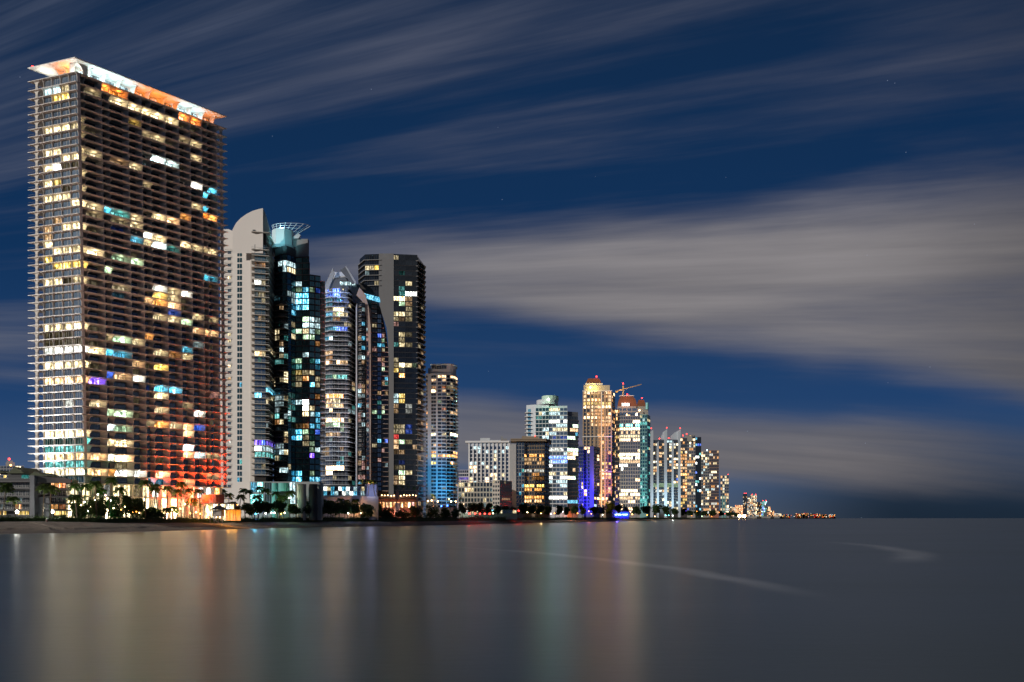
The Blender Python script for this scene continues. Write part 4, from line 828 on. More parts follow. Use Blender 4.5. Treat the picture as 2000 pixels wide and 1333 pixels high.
# ------------------------------------------------------------------ 7..: mid-distance and far buildings
DROP = .16
def simple(name, label, cat, px0, px1, Y, py1, py2, nfl, ncol, wallm, gm, density, pal, frame=None, deep=25, side=None, rseed=0, run=.2, top=None, slab=None, gap=.25, expl=(), maxn=300, minpx=7, headroom=0, sill=.3, tol=4):
    """block with a front (px0-px1) and an optional receding side face out to side px; py1 roof row, py2 lowest row"""
    T = Tower(name, label, cat, (px0 + px1) / 2, Y + 3)
    front = [(px0, Y + 2), (px1, Y)]
    if side: front.append((side, Y + deep * .8))
    T.poly = foot(front, deep); T.block(T.poly, GZ, Z(py1, Y), wallm, 'wall')
    zs = floors(Z(py2, Y), Z(py1 + headroom, Y), nfl); h = (Z(py1 + headroom, Y) - Z(py2, Y)) / nfl; T.zs = zs; T.h = h
    l0 = lits(density, pal, expl, rseed=rseed, run=run, tol=tol); rdp = random.Random(rseed + 5)
    def l_(*a):
        m = l0(*a)
        if m is not None and expl and rdp.random() < DROP: return None
        return m
    A, B = P(*front[0]), P(*front[1]); T.facade(A, B, zs, h, evenly(ncol, gap), gm, frame or frame_dk, l_, h * sill * .5, h * sill * .5, 1, .08)
    if side:
        A2, B2 = P(*front[1]), P(*front[2]); T.facade(A2, B2, zs, h, evenly(max(2, int((side - px1) / 4)), gap), gm, frame or frame_dk, lits(density, pal, (), rseed=rseed + 1, run=run), h * sill * .5, h * sill * .5, 0, .08)
    if slab: T.slabs(T.poly, zs, slab[0], slab[1], slab[2], 'floor_slab', h * F / Y < 7)
    T.maxn = maxn; T.minpx = minpx
    return T
def done(T): T.finish(T.maxn, T.minpx); return T
ORG = [('amber', 2, 4), ('warm', 2, 4), ('yellow', 2, 2), ('amber', 3, 2), ('warm', 3, 1)]
MIX = [('warm', 2, 4), ('cream', 2, 4), ('cream', 3, 2), ('white', 2, 2), ('cold', 2, 1), ('amber', 2, 2), ('blue', 2, .3)]

B1 = simple('apartment_building', 'low cream apartment block with orange windows before the long pale hotel', 'building', 895, 962, 735, 942, 992, 5, 11, mat('cream_wall', (.42, .38, .32), .7), g_dark, .3, [('cream', 2, 2), ('warm', 3, 2), ('cold', 1, 2)], gap=.3, rseed=50); done(B1)
B1b = simple('apartment_building', 'narrow beige block with small square windows beside the low cream block', 'building', 962, 976, 732, 938, 995, 7, 3, mat('beige_wall', (.46, .41, .36), .7), g_dark, .05, DIM, side=1000, deep=30, gap=.4, rseed=51, sill=.5); done(B1b)
B1c = simple('apartment_building', 'small far block with violet lit balconies behind the low cream block', 'building', 893, 915, 800, 918, 945, 4, 6, mat('lilac_wall', (.36, .34, .42), .7), g_dark, .2, [('violet', 1, 2), ('pink', 1, 1)], slab=(.6, .4, white), rseed=52); done(B1c)
B2 = simple('hotel_building', 'long pale hotel slab with vertical white ribs and cool lit windows', 'hotel', 916, 994, 770, 866, 985, 15, 10, mat('cool_white_render2', (.50, .52, .55), .7), g_navy, .3, [('cold', 2, 4), ('cream', 2, 2), ('warm', 3, 1), ('teal', 2, 1)], slab=(.2, .35, white), rseed=53, run=.1, headroom=5)
A, B = P(916, 772), P(994, 770); uu = (B - A).normalized(); nn = Vector((uu.y, -uu.x)); L = (B - A).length
for k in range(11):
    b = MB(); b.fbox(A, uu, nn, L * k / 10 - .5, L * k / 10 + .9, GZ, Z(866, 770), -.2, 1.0); b.obj('rib', white, B2.root)
b = MB(); b.fbox(A, uu, nn, -3.5, L + .5, Z(865, 770), Z(861.5, 770), -12, 2.2); b.obj('roof_slab', white, B2.root)
sil(B2, [(938, 863), (938, 856), (957, 856), (957, 860), (978, 860), (978, 863)], 778, 6, whiteb, 'roof_block'); sil(B2, [(978, 860), (978, 851), (983, 853), (983, 857), (990, 857), (990, 860)], 776, 4, grey, 'roof_plant')
done(B2)
B3 = simple('apartment_tower', 'brownish round-shouldered block with orange lit windows right of the pale hotel', 'tower', 1024, 1063, 855, 864, 990, 17, 8, mat('umber_wall', (.16, .12, .08), .7), g_dark, .02, ORG, side=1072, deep=22, slab=(.8, .5, mat('umber_slab', (.26, .20, .14), .7)), rseed=54, run=.55,
            expl=[(x, y, c_, l_) for y, c_, l_ in ((890, 'amber', 3), (902, 'warm', 2), (906, 'warm', 3), (918, 'white', 2), (936, 'amber', 1), (951, 'yellow', 3), (958, 'amber', 3), (973, 'amber', 3), (981, 'warm', 3)) for x in (1028, 1033, 1038, 1043, 1048, 1053, 1058)], tol=3.6)
sil(B3, [(994, None), (994, 868), (1008, 868), (1008, None)], 852, 18, mat('pale_blade', (.38, .38, .38), .7), 'blade_wall')
B3.block(foot([(1008, 853), (1024, 853)], 20), GZ, Z(866, 853), grey, 'wall'); A, B = P(1008, 853), P(1024, 853); B3.facade(A, B, B3.zs, B3.h, evenly(3, .25), g_navy, frame_dk, lits(.2, [('cyan', 2, 3), ('cold', 1, 1), ('teal', 2, 1)], rseed=2), .4, .4, 0, .08)
B3.slabs(foot([(998, 850), (1066, 850), (1076, 870)], 22), [Z(860, 850), Z(857, 850)], .5, 1.2, mat('umber_slab', (.26, .20, .14), .7), 'roof_slab'); sil(B3, [(1018, 858), (1020, 852), (1052, 853), (1052, 858)], 862, 8, mat('umber_slab', (.26, .20, .14), .7), 'roof_block'); beacon(B3, 1045, 852, 862, .7)
done(B3)
wash(B3, 1045, 815, 6, 1045, 855, 40, (1, .55, .2), 30000, 90)
# 9 blue/white glass tower with green-lit drum
g_b9 = glass('sky_glass', (.24, .36, .46))
B4 = simple('apartment_tower', 'pale blue glass tower topped by a bright green lit drum', 'tower', 1072, 1108, 990, 793, 992, 25, 5, whiteb, g_b9, .14, [('white', 2, 3), ('cold', 2, 3), ('cream', 2, 2), ('blue', 1, 1), ('white', 3, 1)], side=None, slab=(.5, .45, white), rseed=60, run=.6, gap=.14,
            expl=[(x, y, c_, l_) for y, c_, l_ in ((810, 'cold', 2), (821, 'white', 3), (840, 'cream', 2), (898, 'blue', 3), (924, 'cream', 2), (935, 'white', 3), (975, 'white', 3), (943, 'cold', 2)) for x in (1075, 1082, 1090, 1097, 1104)], headroom=3)
f9 = [(1046, 994), (1072, 990.5)]; B4.block(foot(f9, 24), GZ, Z(790, 990), whiteb, 'wall'); A, B = P(*f9[0]), P(*f9[1]); B4.facade(A, B, B4.zs, B4.h, evenly(4, .14), g_teal, frame_dk, lits(.15, COOL, rseed=61, run=.4), .5, .5, 0, .08); B4.slabs(foot(f9, 24), B4.zs, .5, .45, white)
f9b = [(1028, 1004), (1046, 998)]; B4.block(foot(f9b, 20), GZ, Z(791, 1000), whiteb, 'wall'); A, B = P(*f9b[0]), P(*f9b[1]); B4.facade(A, B, B4.zs, B4.h, px_cols(A, B, [(1031, 1037)]), g_teal, frame_dk, None, .5, .5, 0, .08); B4.slabs(foot([(1027, 1000), (1033, 998)], 10), B4.zs, 1.4, .45, white, 'balcony_slab')
f9c = [(1108, 992), (1129, 1000)]; B4.block(foot(f9c, 22), GZ, Z(804, 992), grey, 'wall'); A, B = P(*f9c[0]), P(*f9c[1]); B4.facade(A, B, B4.zs[:23], B4.h, evenly(4, .14), g_dark, frame_dk, lits(.2, [('cream', 3, 3), ('green', 3, 2), ('cyan', 2, 1), ('warm', 2, 2)], rseed=63, run=.5), .5, .5, 0, .08); B4.slabs(foot(f9c, 20), B4.zs[:23], 1.0, .45, mat('grey_slab', (.27, .25, .24), .6), 'balcony_slab')
drum(B4, 1048, 1090, 792, 783, 1002, whiteb, 'roof_drum'); drum(B4, 1058, 1091, 784, 775, 1006, mat('green_drum', (.45, .60, .50), .5), 'roof_drum')
b = MB(); p = P(1071, 982); b.ball((p.x, p.y, Z(780.5, 982)), 1.6); b.obj('flood_lamp', lamp('green', 22, False), B4.root)
light('POINT', (p.x, p.y - 2, Z(781, 982)), (.35, 1, .65), 9000, B4.root); done(B4)
# 10 purple building
B5 = simple('apartment_tower', 'violet floodlit tower with a stepped roof below the amber tower', 'tower', 1140, 1160, 1120, 872, 998, 18, 3, mat('slate_blue_render', (.09, .09, .22), .7), g_navy, .12, [('warm', 3, 2), ('cold', 2, 1)], slab=(.5, .5, mat('slate_blue_render', (.09, .09, .22), .7)), rseed=70, side=1171, deep=26)
sil(B5, [(1128, None), (1129, 846), (1140, 872), (1140, None)], 1118, 20, grey, 'wing_wall'); sil(B5, [(1152, None), (1152, 872), (1160, 872), (1160, None)], 1116, 4, mat('slate_blue_render', (.09, .09, .22), .7), 'blade_wall')
A, B = P(1129, 1117), P(1139, 1117); B5.facade(A, B, B5.zs, B5.h, evenly(3, .3), g_navy, frame_dk, lits(.1, WARM, rseed=3), .5, .5, 0, .2)
done(B5); wash(B5, 1150, 1060, 6, 1150, 1120, 40, (.05, .03, 1), 900000, 60); wash(B5, 1130, 1060, 6, 1135, 1120, 70, (.05, .03, 1), 500000, 60)
# 11 amber tower
B6 = simple('apartment_tower', 'tall amber lit tower with brown mansard roof and cream stone piers', 'tower', 1139, 1194, 1180, 764, 992, 33, 8, tanst, g_dark, lambda x, y: .6 if y < 830 else (.10 if y < 900 else .25), ORG, side=1201, deep=30, slab=(.35, .4, tanst), rseed=80, run=.35, gap=.34)
A, B = P(1139, 1182), P(1194, 1180); uu = (B - A).normalized(); nn = Vector((uu.y, -uu.x)); L = (B - A).length
for t in (0, .12, .27, .42, .56, .655, .80, 1.0):
    b = MB(); b.fbox(A, uu, nn, L * t - .8, L * t + .8, GZ, Z(766, 1180), -.3, 1.3); b.obj('pier', white if .6 < t < .7 else tanst, B6.root)
for yy in (764, 853, 921): b = MB(); b.fbox(A, uu, nn, -1, L + 1, Z(yy, 1180) - .8, Z(yy, 1180) + .6, -.3, 1.6); b.obj('cornice', white, B6.root)
B6.block(foot([(1140, 1184), (1191, 1183)], 26), Z(766, 1180), Z(752, 1180), mat('cream_stone', (.5, .42, .3), .7), 'attic_wall')
q1 = foot([(1143, 1188), (1176, 1188)], 22); q2 = foot([(1149, 1192), (1170, 1192)], 14); b = MB(); b.prism(q1, Z(752, 1186), Z(750, 1186)); b.prism(q1, Z(750, 1186), Z(739, 1190), 0, q2); b.obj('mansard_roof', mat('roof_copper', (.20, .075, .035), .6), B6.root)
sil(B6, [(1143, 752), (1143, 749), (1177, 749), (1177, 752)], 1186, 1, white, 'cornice'); beacon(B6, 1165, 736, 1190, 1.1)
b = MB(); p = P(1153, 1178); b.ball((p.x, p.y, Z(757, 1178)), 1.6); b.obj('flood_lamp', lamp('yellow', 18, False), B6.root); light('POINT', (*P(1160, 1176), Z(757, 1178)), (1, .75, .2), 9000, B6.root)
done(B6); wash(B6, 1182, 1120, 6, 1176, 1180, 60, (1, .40, .10), 400000, 70); wash(B6, 1182, 1090, 6, 1170, 1180, 165, (1, .50, .16), 1000000, 38)
# 12 bright white-lit tower
B7 = simple('apartment_tower', 'bright tower ablaze with white windows under a brown mansard, crane beside its roof', 'tower', 1208, 1250, 1420, 806, 998, 27, 9, mat('stone_grey', (.30, .28, .25), .7), g_steel, .12, [('white', 3, 3), ('warm', 3, 3), ('cream', 4, 2)], slab=(.6, .5, silver), rseed=90, run=.7,
            expl=[(x, y, c_, l_) for y, c_, l_ in ((833, 'teal', 3), (840, 'cream', 3), (847, 'warm', 2), (854, 'cream', 2), (861, 'warm', 3), (888, 'cream', 3), (895, 'cream', 3), (902, 'warm', 2), (960, 'cream', 3), (966, 'cream', 3), (973, 'warm', 2), (991, 'warm', 3)) for x in (1210, 1215, 1220, 1225, 1230, 1235, 1240, 1245)], tol=3.4)
B7.block(foot([(1206, 1420), (1243, 1420)], 24), Z(808, 1420), Z(794, 1420), mat('stone_grey', (.30, .28, .25), .7), 'attic_wall'); A, B = P(1206, 1420), P(1243, 1420); B7.facade(A, B, [Z(803, 1420), Z(811, 1420)], 5.5, evenly(4, .2), g_b9, frame_lt, None, .4, .6, 1, .1)
q1 = foot([(1206, 1422), (1244, 1422)], 24); q2 = foot([(1213, 1426), (1236, 1426)], 14); b = MB(); b.prism(q1, Z(794, 1422), Z(782, 1422), 0, foot([(1208, 1423), (1242, 1423)], 22)); b.prism(foot([(1208, 1423), (1242, 1423)], 22), Z(782, 1422), Z(774, 1426), 0, q2); b.obj('mansard_roof', mat('roof_copper', (.20, .075, .035), .6), B7.root)
sil(B7, [(1211, 774), (1211, 772.5), (1238, 772.5), (1238, 774)], 1424, 12, white, 'cornice'); sil(B7, [(1214, 794), (1214, 787), (1230, 787), (1230, 794)], 1420, 3, white, 'dormer'); A, B = P(1214, 1419.9), P(1230, 1419.9); B7.facade(A, B, [Z(793, 1420)], 4.5, evenly(2, .3), lamp('cold', 3), frame_lt, lambda *a: lamp('cold', 3), .4, .4, 0, .1)
beacon(B7, 1225, 771, 1422, 1.2); done(B7); wash(B7, 1225, 1360, 6, 1228, 1420, 60, (1, .8, .5), 200000, 60); light('POINT', (*P(1225, 1405), Z(775, 1340)), (1, .5, .35), 12000, B7.root)
# amber slim wing between
B7b = simple('apartment_tower', 'slim dark tower with scattered amber windows, squeezed between amber and bright white ones', 'tower', 1196, 1210, 1290, 800, 995, 27, 4, darkwall, g_dark, .4, ORG, slab=(.4, .5, tanst), rseed=92, run=.1); done(B7b)
# 13 teal tower
B8 = simple('apartment_tower', 'teal lit slim tower with a brown roof right behind the bright white tower', 'tower', 1250, 1264, 1600, 810, 996, 27, 3, mat('teal_wall', (.16, .34, .34), .7), g_teal, .25, [('teal', 2, 3), ('cold', 2, 1), ('cream', 2, 1)], side=1270, deep=30, slab=(.4, .5, mat('teal_slab', (.2, .36, .36), .7)), rseed=95, run=.2)
q1 = foot([(1243, 1604), (1262, 1604)], 24); b = MB(); b.prism(q1, Z(794, 1604), Z(781, 1604), 0, foot([(1247, 1608), (1258, 1608)], 14)); b.obj('mansard_roof', mat('roof_copper', (.20, .075, .035), .6), B8.root); B8.block(foot([(1245, 1604), (1266, 1604)], 20), Z(812, 1604), Z(794, 1604), mat('stone_grey', (.30, .28, .25), .7), 'attic_wall')
drum(B8, 1261, 1267, 800, 787, 1598, mat('teal_drum', (.2, .5, .5), .5), 'turret'); b = MB(); p = P(1249, 1595); b.ball((p.x, p.y, Z(802, 1595)), 1.5); b.obj('flood_lamp', lamp('warm', 20, False), B8.root)
beacon(B8, 1254, 778, 1604, 1.2); done(B8); wash(B8, 1262, 1530, 6, 1258, 1600, 60, (.08, .8, .75), 260000, 60)
# crane
cx = P(1217, 1450); crane = thing('tower_crane', 'yellow tower crane with a long raised jib above the bright white tower', 'crane', (cx.x, cx.y, GZ))
ye = mat('crane_yellow', (.55, .36, .10), .6)
b = MB(); 
for dx_ in (-1, 1):
    for dy_ in (-1, 1): b.beam((cx.x + dx_, cx.y + dy_, GZ), (cx.x + dx_, cx.y + dy_, Z(755, 1450)), .28, n=4)
for k in range(24):
    z_ = Z(775, 1450) + k * 1.0
    if z_ < Z(756, 1450): b.beam((cx.x - 1, cx.y - 1, z_), (cx.x + 1, cx.y - 1, z_ + 1), .15, n=4)
b.obj('mast', ye, crane)
b = MB(); j0 = Vector((*P(1203, 1450), Z(765, 1450))); j1 = Vector((*P(1253, 1447), Z(751.5, 1447)))
for o_ in ((0, -1, 0), (0, 1, 0), (0, 0, 1.6)): b.beam(j0 + Vector(o_), j1 + Vector(o_) * .5, .3, n=4)
for k in range(16): b.beam(j0.lerp(j1, k / 16) + Vector((0, -1, 0)), j0.lerp(j1, (k + .5) / 16) + Vector((0, 0, 1.4)), .16, n=4)
b.obj('jib', ye, crane); b = MB(); b.box(j0.x - 1, j0.x + 3, cx.y - 1.4, cx.y + 1.4, j0.z - 2.4, j0.z + .4); b.obj('counterweight', ye, crane)
b = MB(); b.beam((cx.x, cx.y, Z(756, 1450)), (cx.x, cx.y, Z(750, 1450)), .9, 0, .3, 4); b.obj('mast_head', ye, crane)
b = MB(); b.ball((cx.x, cx.y, Z(749.5, 1450)), 1.1); b.obj('beacon', lamp('red', 14, False), crane); light('POINT', (cx.x - 2, cx.y - 12, Z(765, 1450)), (1, .6, .3), 9000, crane)
# 14 three-blade tower
Y14 = 2000
B9 = simple('apartment_tower', 'pale tower with three sail blades on its roof, each tipped by a red lamp', 'tower', 1273, 1327, Y14, 860, 996, 24, 8, darkwall, g_dark, .26, MIX, slab=(.5, .6, mat('stone_grey', (.30, .28, .25), .7)), rseed=100, run=.1, gap=.2)
bladem = mat('blade_pale', (.42, .46, .50), .6)
for x0, x1, yt in ((1270, 1276, 840), (1283, 1287, 862), (1297.5, 1303, 839), (1312, 1316, 862), (1324.5, 1329.5, 840)): sil(B9, [(x0, None), (x0, yt + 4), (x1, yt), (x1, None)], Y14 - 2, 22, bladem, 'blade_wall')
for xa, xb, yt in ((1290, 1303, 838), (1309, 1329.5, 839)): sil(B9, [(xa, 858), (xa + 2, 851), (xa + (xb - xa) * .45, 845), (xb, yt), (xb, 860)], Y14 + 4, 2, bladem, 'sail_blade')
for x_, y_ in ((1272, 837), (1302, 836), (1328.5, 837), (1288, 857), (1306, 856)): beacon(B9, x_, y_, Y14 + 2, 1.3)
A, B = P(1273, Y14 + 1.6), P(1327, Y14 - .4); uu = (B - A).normalized(); b = MB(); b.fbox(A, uu, Vector((uu.y, -uu.x)), 2, (B - A).length - 2, Z(952, Y14), Z(944, Y14), 0, 1.2); b.obj('lit_band', lamp('green', 1), B9.root)
done(B9); wash(B9, 1300, Y14 - 70, 6, 1300, Y14, 60, (.55, .85, 1), 600000, 70)
for x0, x1, Y, yt, nf, nc, wm, gm, dn, pal, lb, bc in (
    (1329, 1342, 2250, 856, 24, 3, darkwall, g_dark, .6, ORG, 'narrow dark tower with stacked amber windows beside the three blade tower', (1334, 851)),
    (1342, 1358, 2450, 850, 25, 4, mat('stone_grey', (.30, .28, .25), .7), g_steel, .3, MIX, 'grey stepped tower with a red roof lamp, second beyond the three blade tower', (1341, 848)),
    (1358, 1369.5, 2700, 854, 25, 3, g_black, g_black, .3, [('cyan', 2, 3), ('blue', 2, 2), ('white', 3, 1), ('teal', 2, 1)], 'black tower with cyan and blue lit floors', (1352, 852)),
    (1369.5, 1385, 3050, 882, 22, 4, mat('stone_grey', (.30, .28, .25), .7), g_dark, .32, MIX, 'left half of the flat topped slab with a white roof lamp', None),
    (1385, 1404, 3400, 880, 22, 5, mat('rust_wall', (.20, .11, .08), .7), g_dark, .28, MIX, 'reddish flat topped slab with balconies on its seaward edge', None),
    (1407, 1423.5, 4300, 929, 13, 4, grey, g_dark, .4, MIX, 'last short grey tower before the gap in the skyline', (1422, 927))):
    T = simple('apartment_tower', lb, 'tower', x0, x1, Y, yt, 1004, nf, nc, wm, gm, dn, pal, slab=(.6, .6, mat('stone_grey', (.30, .28, .25), .7)) if gm is not g_black else None, rseed=int(x0), run=.25, gap=.22)
    if bc: beacon(T, bc[0], bc[1], Y, 1.6)
    if x0 == 1369.5: b = MB(); p = P(1381, Y); b.ball((p.x, p.y, Z(880, Y)), 2.0); b.obj('roof_lamp', lamp('cold', 14, False), T.root)
    if x0 == 1407:
        for xa in (1410.5, 1415): sil(T, [(xa, None), (xa, 968), (xa + 2.6, 968), (xa + 2.6, None)], Y - 2, 6, mat('teal_wall', (.16, .34, .34), .7), 'blade_wall')
    if x0 == 1342: T.block(foot([(1338, 2440), (1352, 2440)], 20), Z(862, 2440), Z(852, 2440), mat('stone_grey', (.30, .28, .25), .7), 'attic_wall')
    done(T)
    if x0 in (1385,): wash(T, 1395, 3310, 6, 1395, 3400, 20, (1, .2, .06), 120000, 60)
# far skyline
r = random.Random(77)
far = [(1451, 1459, 965, .25), (1459.5, 1467, 970, .6), (1466, 1478, 967, .65), (1478, 1487, 981, .65), (1487, 1498, 979, .55), (1498, 1505, 990, .7), (1424, 1431, 990, .6), (1431, 1438, 991, .6), (1436, 1452, 987, .75), (1505, 1512, 998, .7), (1512, 1526, 1003, .7)]
for k, (x0, x1, yt, dn) in enumerate(far):
    Y = 6300 + 150 * k; names = ['dark far tower with two red roof lamps', 'far tower of dotted white windows, beside the dark far tower', 'broad far tower with dense warm windows and a red lamp', 'lower far tower between the broad one and the teal one', 'far tower with teal and blue windows, last tall one to seaward', 'small stepped far block right after the teal windowed tower', 'low white far block at the inland end of the far skyline', 'low pale far block, second at the inland end of the far skyline', 'wide orange lit far block inland of the dark far tower', 'small orange far block where the far skyline falls away', 'lowest warm lit far block at the end of the far skyline']
    pal = [('warm', 2, 4), ('white', 2, 2), ('amber', 2, 2), ('cream', 3, 1)] if k != 4 else [('teal', 2, 2), ('blue', 3, 1), ('cold', 3, 2)]
    if k in (8, 9, 5): pal = [('orange', 3, 2), ('amber', 2, 4), ('warm', 3, 1)]
    T = Tower('apartment_tower', names[k], 'tower', (x0 + x1) / 2, Y)
    T.block(foot([(x0, Y), (x1, Y)], 40), GZ, Z(yt, Y), [darkwall, grey, mat('stone_grey', (.30, .28, .25), .7)][k % 3], 'wall'); nf = max(3, int((1008 - yt) / 2.5)); zz = floors(Z(1009, Y), Z(yt, Y), nf)
    T.facade(P(x0, Y), P(x1, Y), zz, zz[1] - zz[0], evenly(max(3, int((x1 - x0) / 2)), .3), g_dark, frame_dk, lits(dn, pal, rseed=k), 1.5, 1.5, 0, .5); T.finish(0, 99)
    if k in (0, 2, 4): beacon(T, x0 + 3, yt - 1, Y, 2.6); beacon(T, x1 - 2, yt - 1, Y, 2.6)
b = MB(); mats_ = [lamp('amber', 2.6, False), lamp('warm', 2.6, False), lamp('orange', 2.6, False), lamp('white', 2.6, False), lamp('red', 2.6, False)]
hb = MB()
for k in range(120):
    x = 1502 + 128 * r.random() ** .9; Y = 8500; top = 1006.5 - 3.5 * math.exp(-((x - 1575) / 30) ** 2) - 3 * math.exp(-((x - 1505) / 10) ** 2) - r.random() * 1.5; p = P(x, Y)
    if k < 46: wd = r.uniform(8, 16); hb.box(p.x - wd, p.x + wd, Y, Y + 40, 0, Z(top + 1, Y))
    zc = Z(r.uniform(top, 1011), Y); s_ = r.uniform(1.3, 2.9); b.box(p.x - s_, p.x + s_, Y - 6, Y - 4, zc - s_, zc + s_, r.randrange(5) if r.random() < .8 else 0)
o = b.obj('distant_lights', mats_, None, 'stuff'); hb.obj('distant_shore_buildings', darkwall, None, 'stuff')
b = MB(); b.add([(*P(1430, 5200), 3), (*P(1640, 8400), 3), (*P(1640, 9500), 3), (*P(1430, 9500), 3)], [(0, 1, 2, 3)]); b.obj('distant_land', leaf2, None, 'structure')

# ------------------------------------------------------------------ foreground low building at the left edge
YL = 300
TL = Tower('apartment_building', 'dark grey low rise with balconies, pitched roof pavilions and a tall stair wall', 'building', 60, 305)
TL.block(foot([(-40, YL + 2), (58, YL)], 22), GZ, Z(935, YL), mat('slate_wall', (.042, .043, .048), .7), 'wall'); TL.block(foot([(58.5, YL + .2), (130, YL + 4)], 22), GZ, Z(936, YL), mat('slate_wall', (.042, .043, .048), .7), 'wall')
sil(TL, [(58, None), (58, 929), (67, 929), (67, None)], YL - 3, 6, mat('stair_wall', (.11, .115, .13), .7), 'stair_wall'); sil(TL, [(67, 943), (67, 929), (139, 936), (139, 944)], YL - 1.5, 10, mat('parapet', (.06, .057, .06), .7), 'parapet', YL + 2)
sil(TL, [(67, None), (67, 971), (96, 971), (96, None)], YL - .5, 1, mat('stair_wall', (.11, .115, .13), .7), 'wall_panel')
slt = mat('slate_slab', (.075, .075, .08), .7); fz = [Z(y, YL) for y in (996, 983, 970, 954, 940)]
TL.slabs(foot([(-40, YL + 1), (57, YL - 1)], 10), fz, 2.0, .5, slt, 'balcony_slab'); TL.rails(foot([(-40, YL + 1), (57, YL - 1)], 10), fz, 2.0, darkgrey, h=1.1); TL.slabs(foot([(99, YL + 1), (128, YL + 3)], 10), fz[:4], 2.0, .5, slt, 'balcony_slab'); TL.rails(foot([(99, YL + 1), (128, YL + 3)], 10), fz[:4], 2.0, darkgrey, h=1.1)
lL = lits(.04, DIM, [(x, 971.5, c_, 2) for x, c_ in ((10, 'yellow'), (16, 'yellow'), (22, 'amber'), (28, 'amber'), (36, 'orange'), (44, 'orange'))] + [(37, 989, 'amber', 2), (107, 989, 'amber', 2), (121, 990, 'orange', 1), (107, 946, 'amber', 2), (118, 947, 'orange', 3), (124, 947, 'orange', 2)], tol=5, rseed=3)
A, B = P(-40, YL + 2), P(58, YL); TL.facade(A, B, [z for z in fz[:4]] , 2.6, evenly(14, .2), g_black, frame_lt, lL, .2, .3, 1, .08)
A, B = P(67, YL + .3), P(130, YL + 4); TL.facade(A, B, fz[:4], 2.6, px_cols(A, B, [(100, 106), (107, 113), (115, 121), (122, 128)]), g_black, frame_lt, lL, .2, .3, 1, .08)
A, B = P(67, YL - .5), P(96, YL - .5); TL.facade(A, B, [Z(996, YL)], 2.4, px_cols(A, B, [(81, 86), (87.5, 92.5)]), g_black, frame_lt, None, .2, .2, 1, .08); TL.facade(A, B, [Z(967, YL)], 2.4, px_cols(A, B, [(67, 72), (73.5, 79), (80.5, 86), (87.5, 93)]), g_black, frame_lt, None, .2, .2, 1, .3)
A, B = P(-40, YL + 2), P(58, YL); TL.facade(A, B, [Z(1007, YL)], 2.0, px_cols(A, B, [(-5, 3), (5, 13), (35, 43), (44, 50), (51, 57)]), g_black, frame_lt, lambda *a: lamp('yellow', 2), .1, .1, 1, .08); A, B = P(67, YL + .3), P(130, YL + 4); TL.facade(A, B, [Z(1007, YL)], 2.0, px_cols(A, B, [(68, 74), (75, 81), (107, 113), (114, 120), (122, 130)]), g_black, frame_lt, lambda *a: lamp('yellow', 2), .1, .1, 1, .6)
TL.finish()
sil(TL, [(42, 935), (42, 928), (55, 928), (57, 938)], YL + 1, .3, lamp('teal', 2), 'lit_glass')
def gable(T, x0, x1, ye, yr, Y, deep, m, ratio=.5):
    a, b_, c_ = Vector((*P(x0, Y), Z(ye, Y))), Vector((*P(x1, Y), Z(ye, Y))), Vector((*P(x0 + (x1 - x0) * ratio, Y), Z(yr, Y))); d = Vector((0, deep, 0)); bb = MB()
    bb.add([a, b_, c_, a + d, b_ + d, c_ + d], [(0, 1, 2), (5, 4, 3), (0, 2, 5, 3), (2, 1, 4, 5), (1, 0, 3, 4)]); return bb.obj('gable_roof', m, T.root)
rg = mat('roof_green', (.075, .085, .05), .8)
gable(TL, 14, 48, 925, 912, YL + 8, 14, rg, .45); gable(TL, -30, 10, 924, 918, YL + 10, 14, rg); gable(TL, 54, 92, 930, 922, YL + 6, 12, rg, .35)
TL.block(foot([(16, YL + 9), (45, YL + 9)], 10), Z(936, YL), Z(925, YL + 8), mat('slate_wall', (.042, .043, .048), .7), 'roof_room')
TF = simple('apartment_building', 'far grey stepped block with a red lamp seen above the dark low rise', 'building', -10, 47, 700, 910, 940, 5, 10, grey, g_dark, .12, [('yellow', 3, 1), ('cream', 3, 1)], rseed=5); TF.block(foot([(11, 705), (29, 705)], 10), Z(910, 700), Z(903, 700), grey, 'roof_block'); TF.block(foot([(13, 706), (25, 706)], 8), Z(904, 700), Z(899, 700), grey, 'roof_block'); beacon(TF, 18, 897, 700, .9); b = MB(); b.ball((*P(21, 695), Z(909, 695)), .8); b.obj('flood_lamp', lamp('amber', 12, False), TF.root); done(TF)
TF2 = simple('apartment_building', 'far pinkish block seen past the corner of the tallest tower', 'building', 44, 82, 640, 918, 940, 4, 7, mat('pink_wall', (.34, .26, .22), .7), g_dark, .1, WARM, rseed=6); done(TF2)
# ------------------------------------------------------------------ plants
def frond_geo(b, L, az, el, droop, r, leafw=.16, nst=13, mi=0):
    d = Vector((math.cos(az), math.sin(az), 0)); sd_ = Vector((-math.sin(az), math.cos(az), 0)); pts = []
    for i in range(nst + 1):
        s = i / nst; pts.append(d * (L * s * math.cos(el) * (1 - .12 * s)) + Vector((0, 0, L * s * math.sin(el) - droop * s * s * L)))
    for i in range(nst):
        a, c_ = pts[i], pts[i + 1]; w_ = .05 * (1 - i / nst) + .015; b.add([a - sd_ * w_, a + sd_ * w_, c_ + sd_ * w_ * .8, c_ - sd_ * w_ * .8], [(0, 1, 2, 3)], mi)
        if i < 1: continue
        ll = L * .30 * math.sin(math.pi * min(1, (i + 1.2) / (nst + 1))) ** .6 + .1
        for sg in (-1, 1):
            t_ = (c_ - a).normalized(); e = a + (sd_ * sg * .78 + t_ * .6) * ll * r.uniform(.8, 1.1) + Vector((0, 0, -ll * r.uniform(.2, .6)))
            b.add([a, a + t_ * leafw * 1.6, e], [(0, 1, 2)], mi)
frm = []
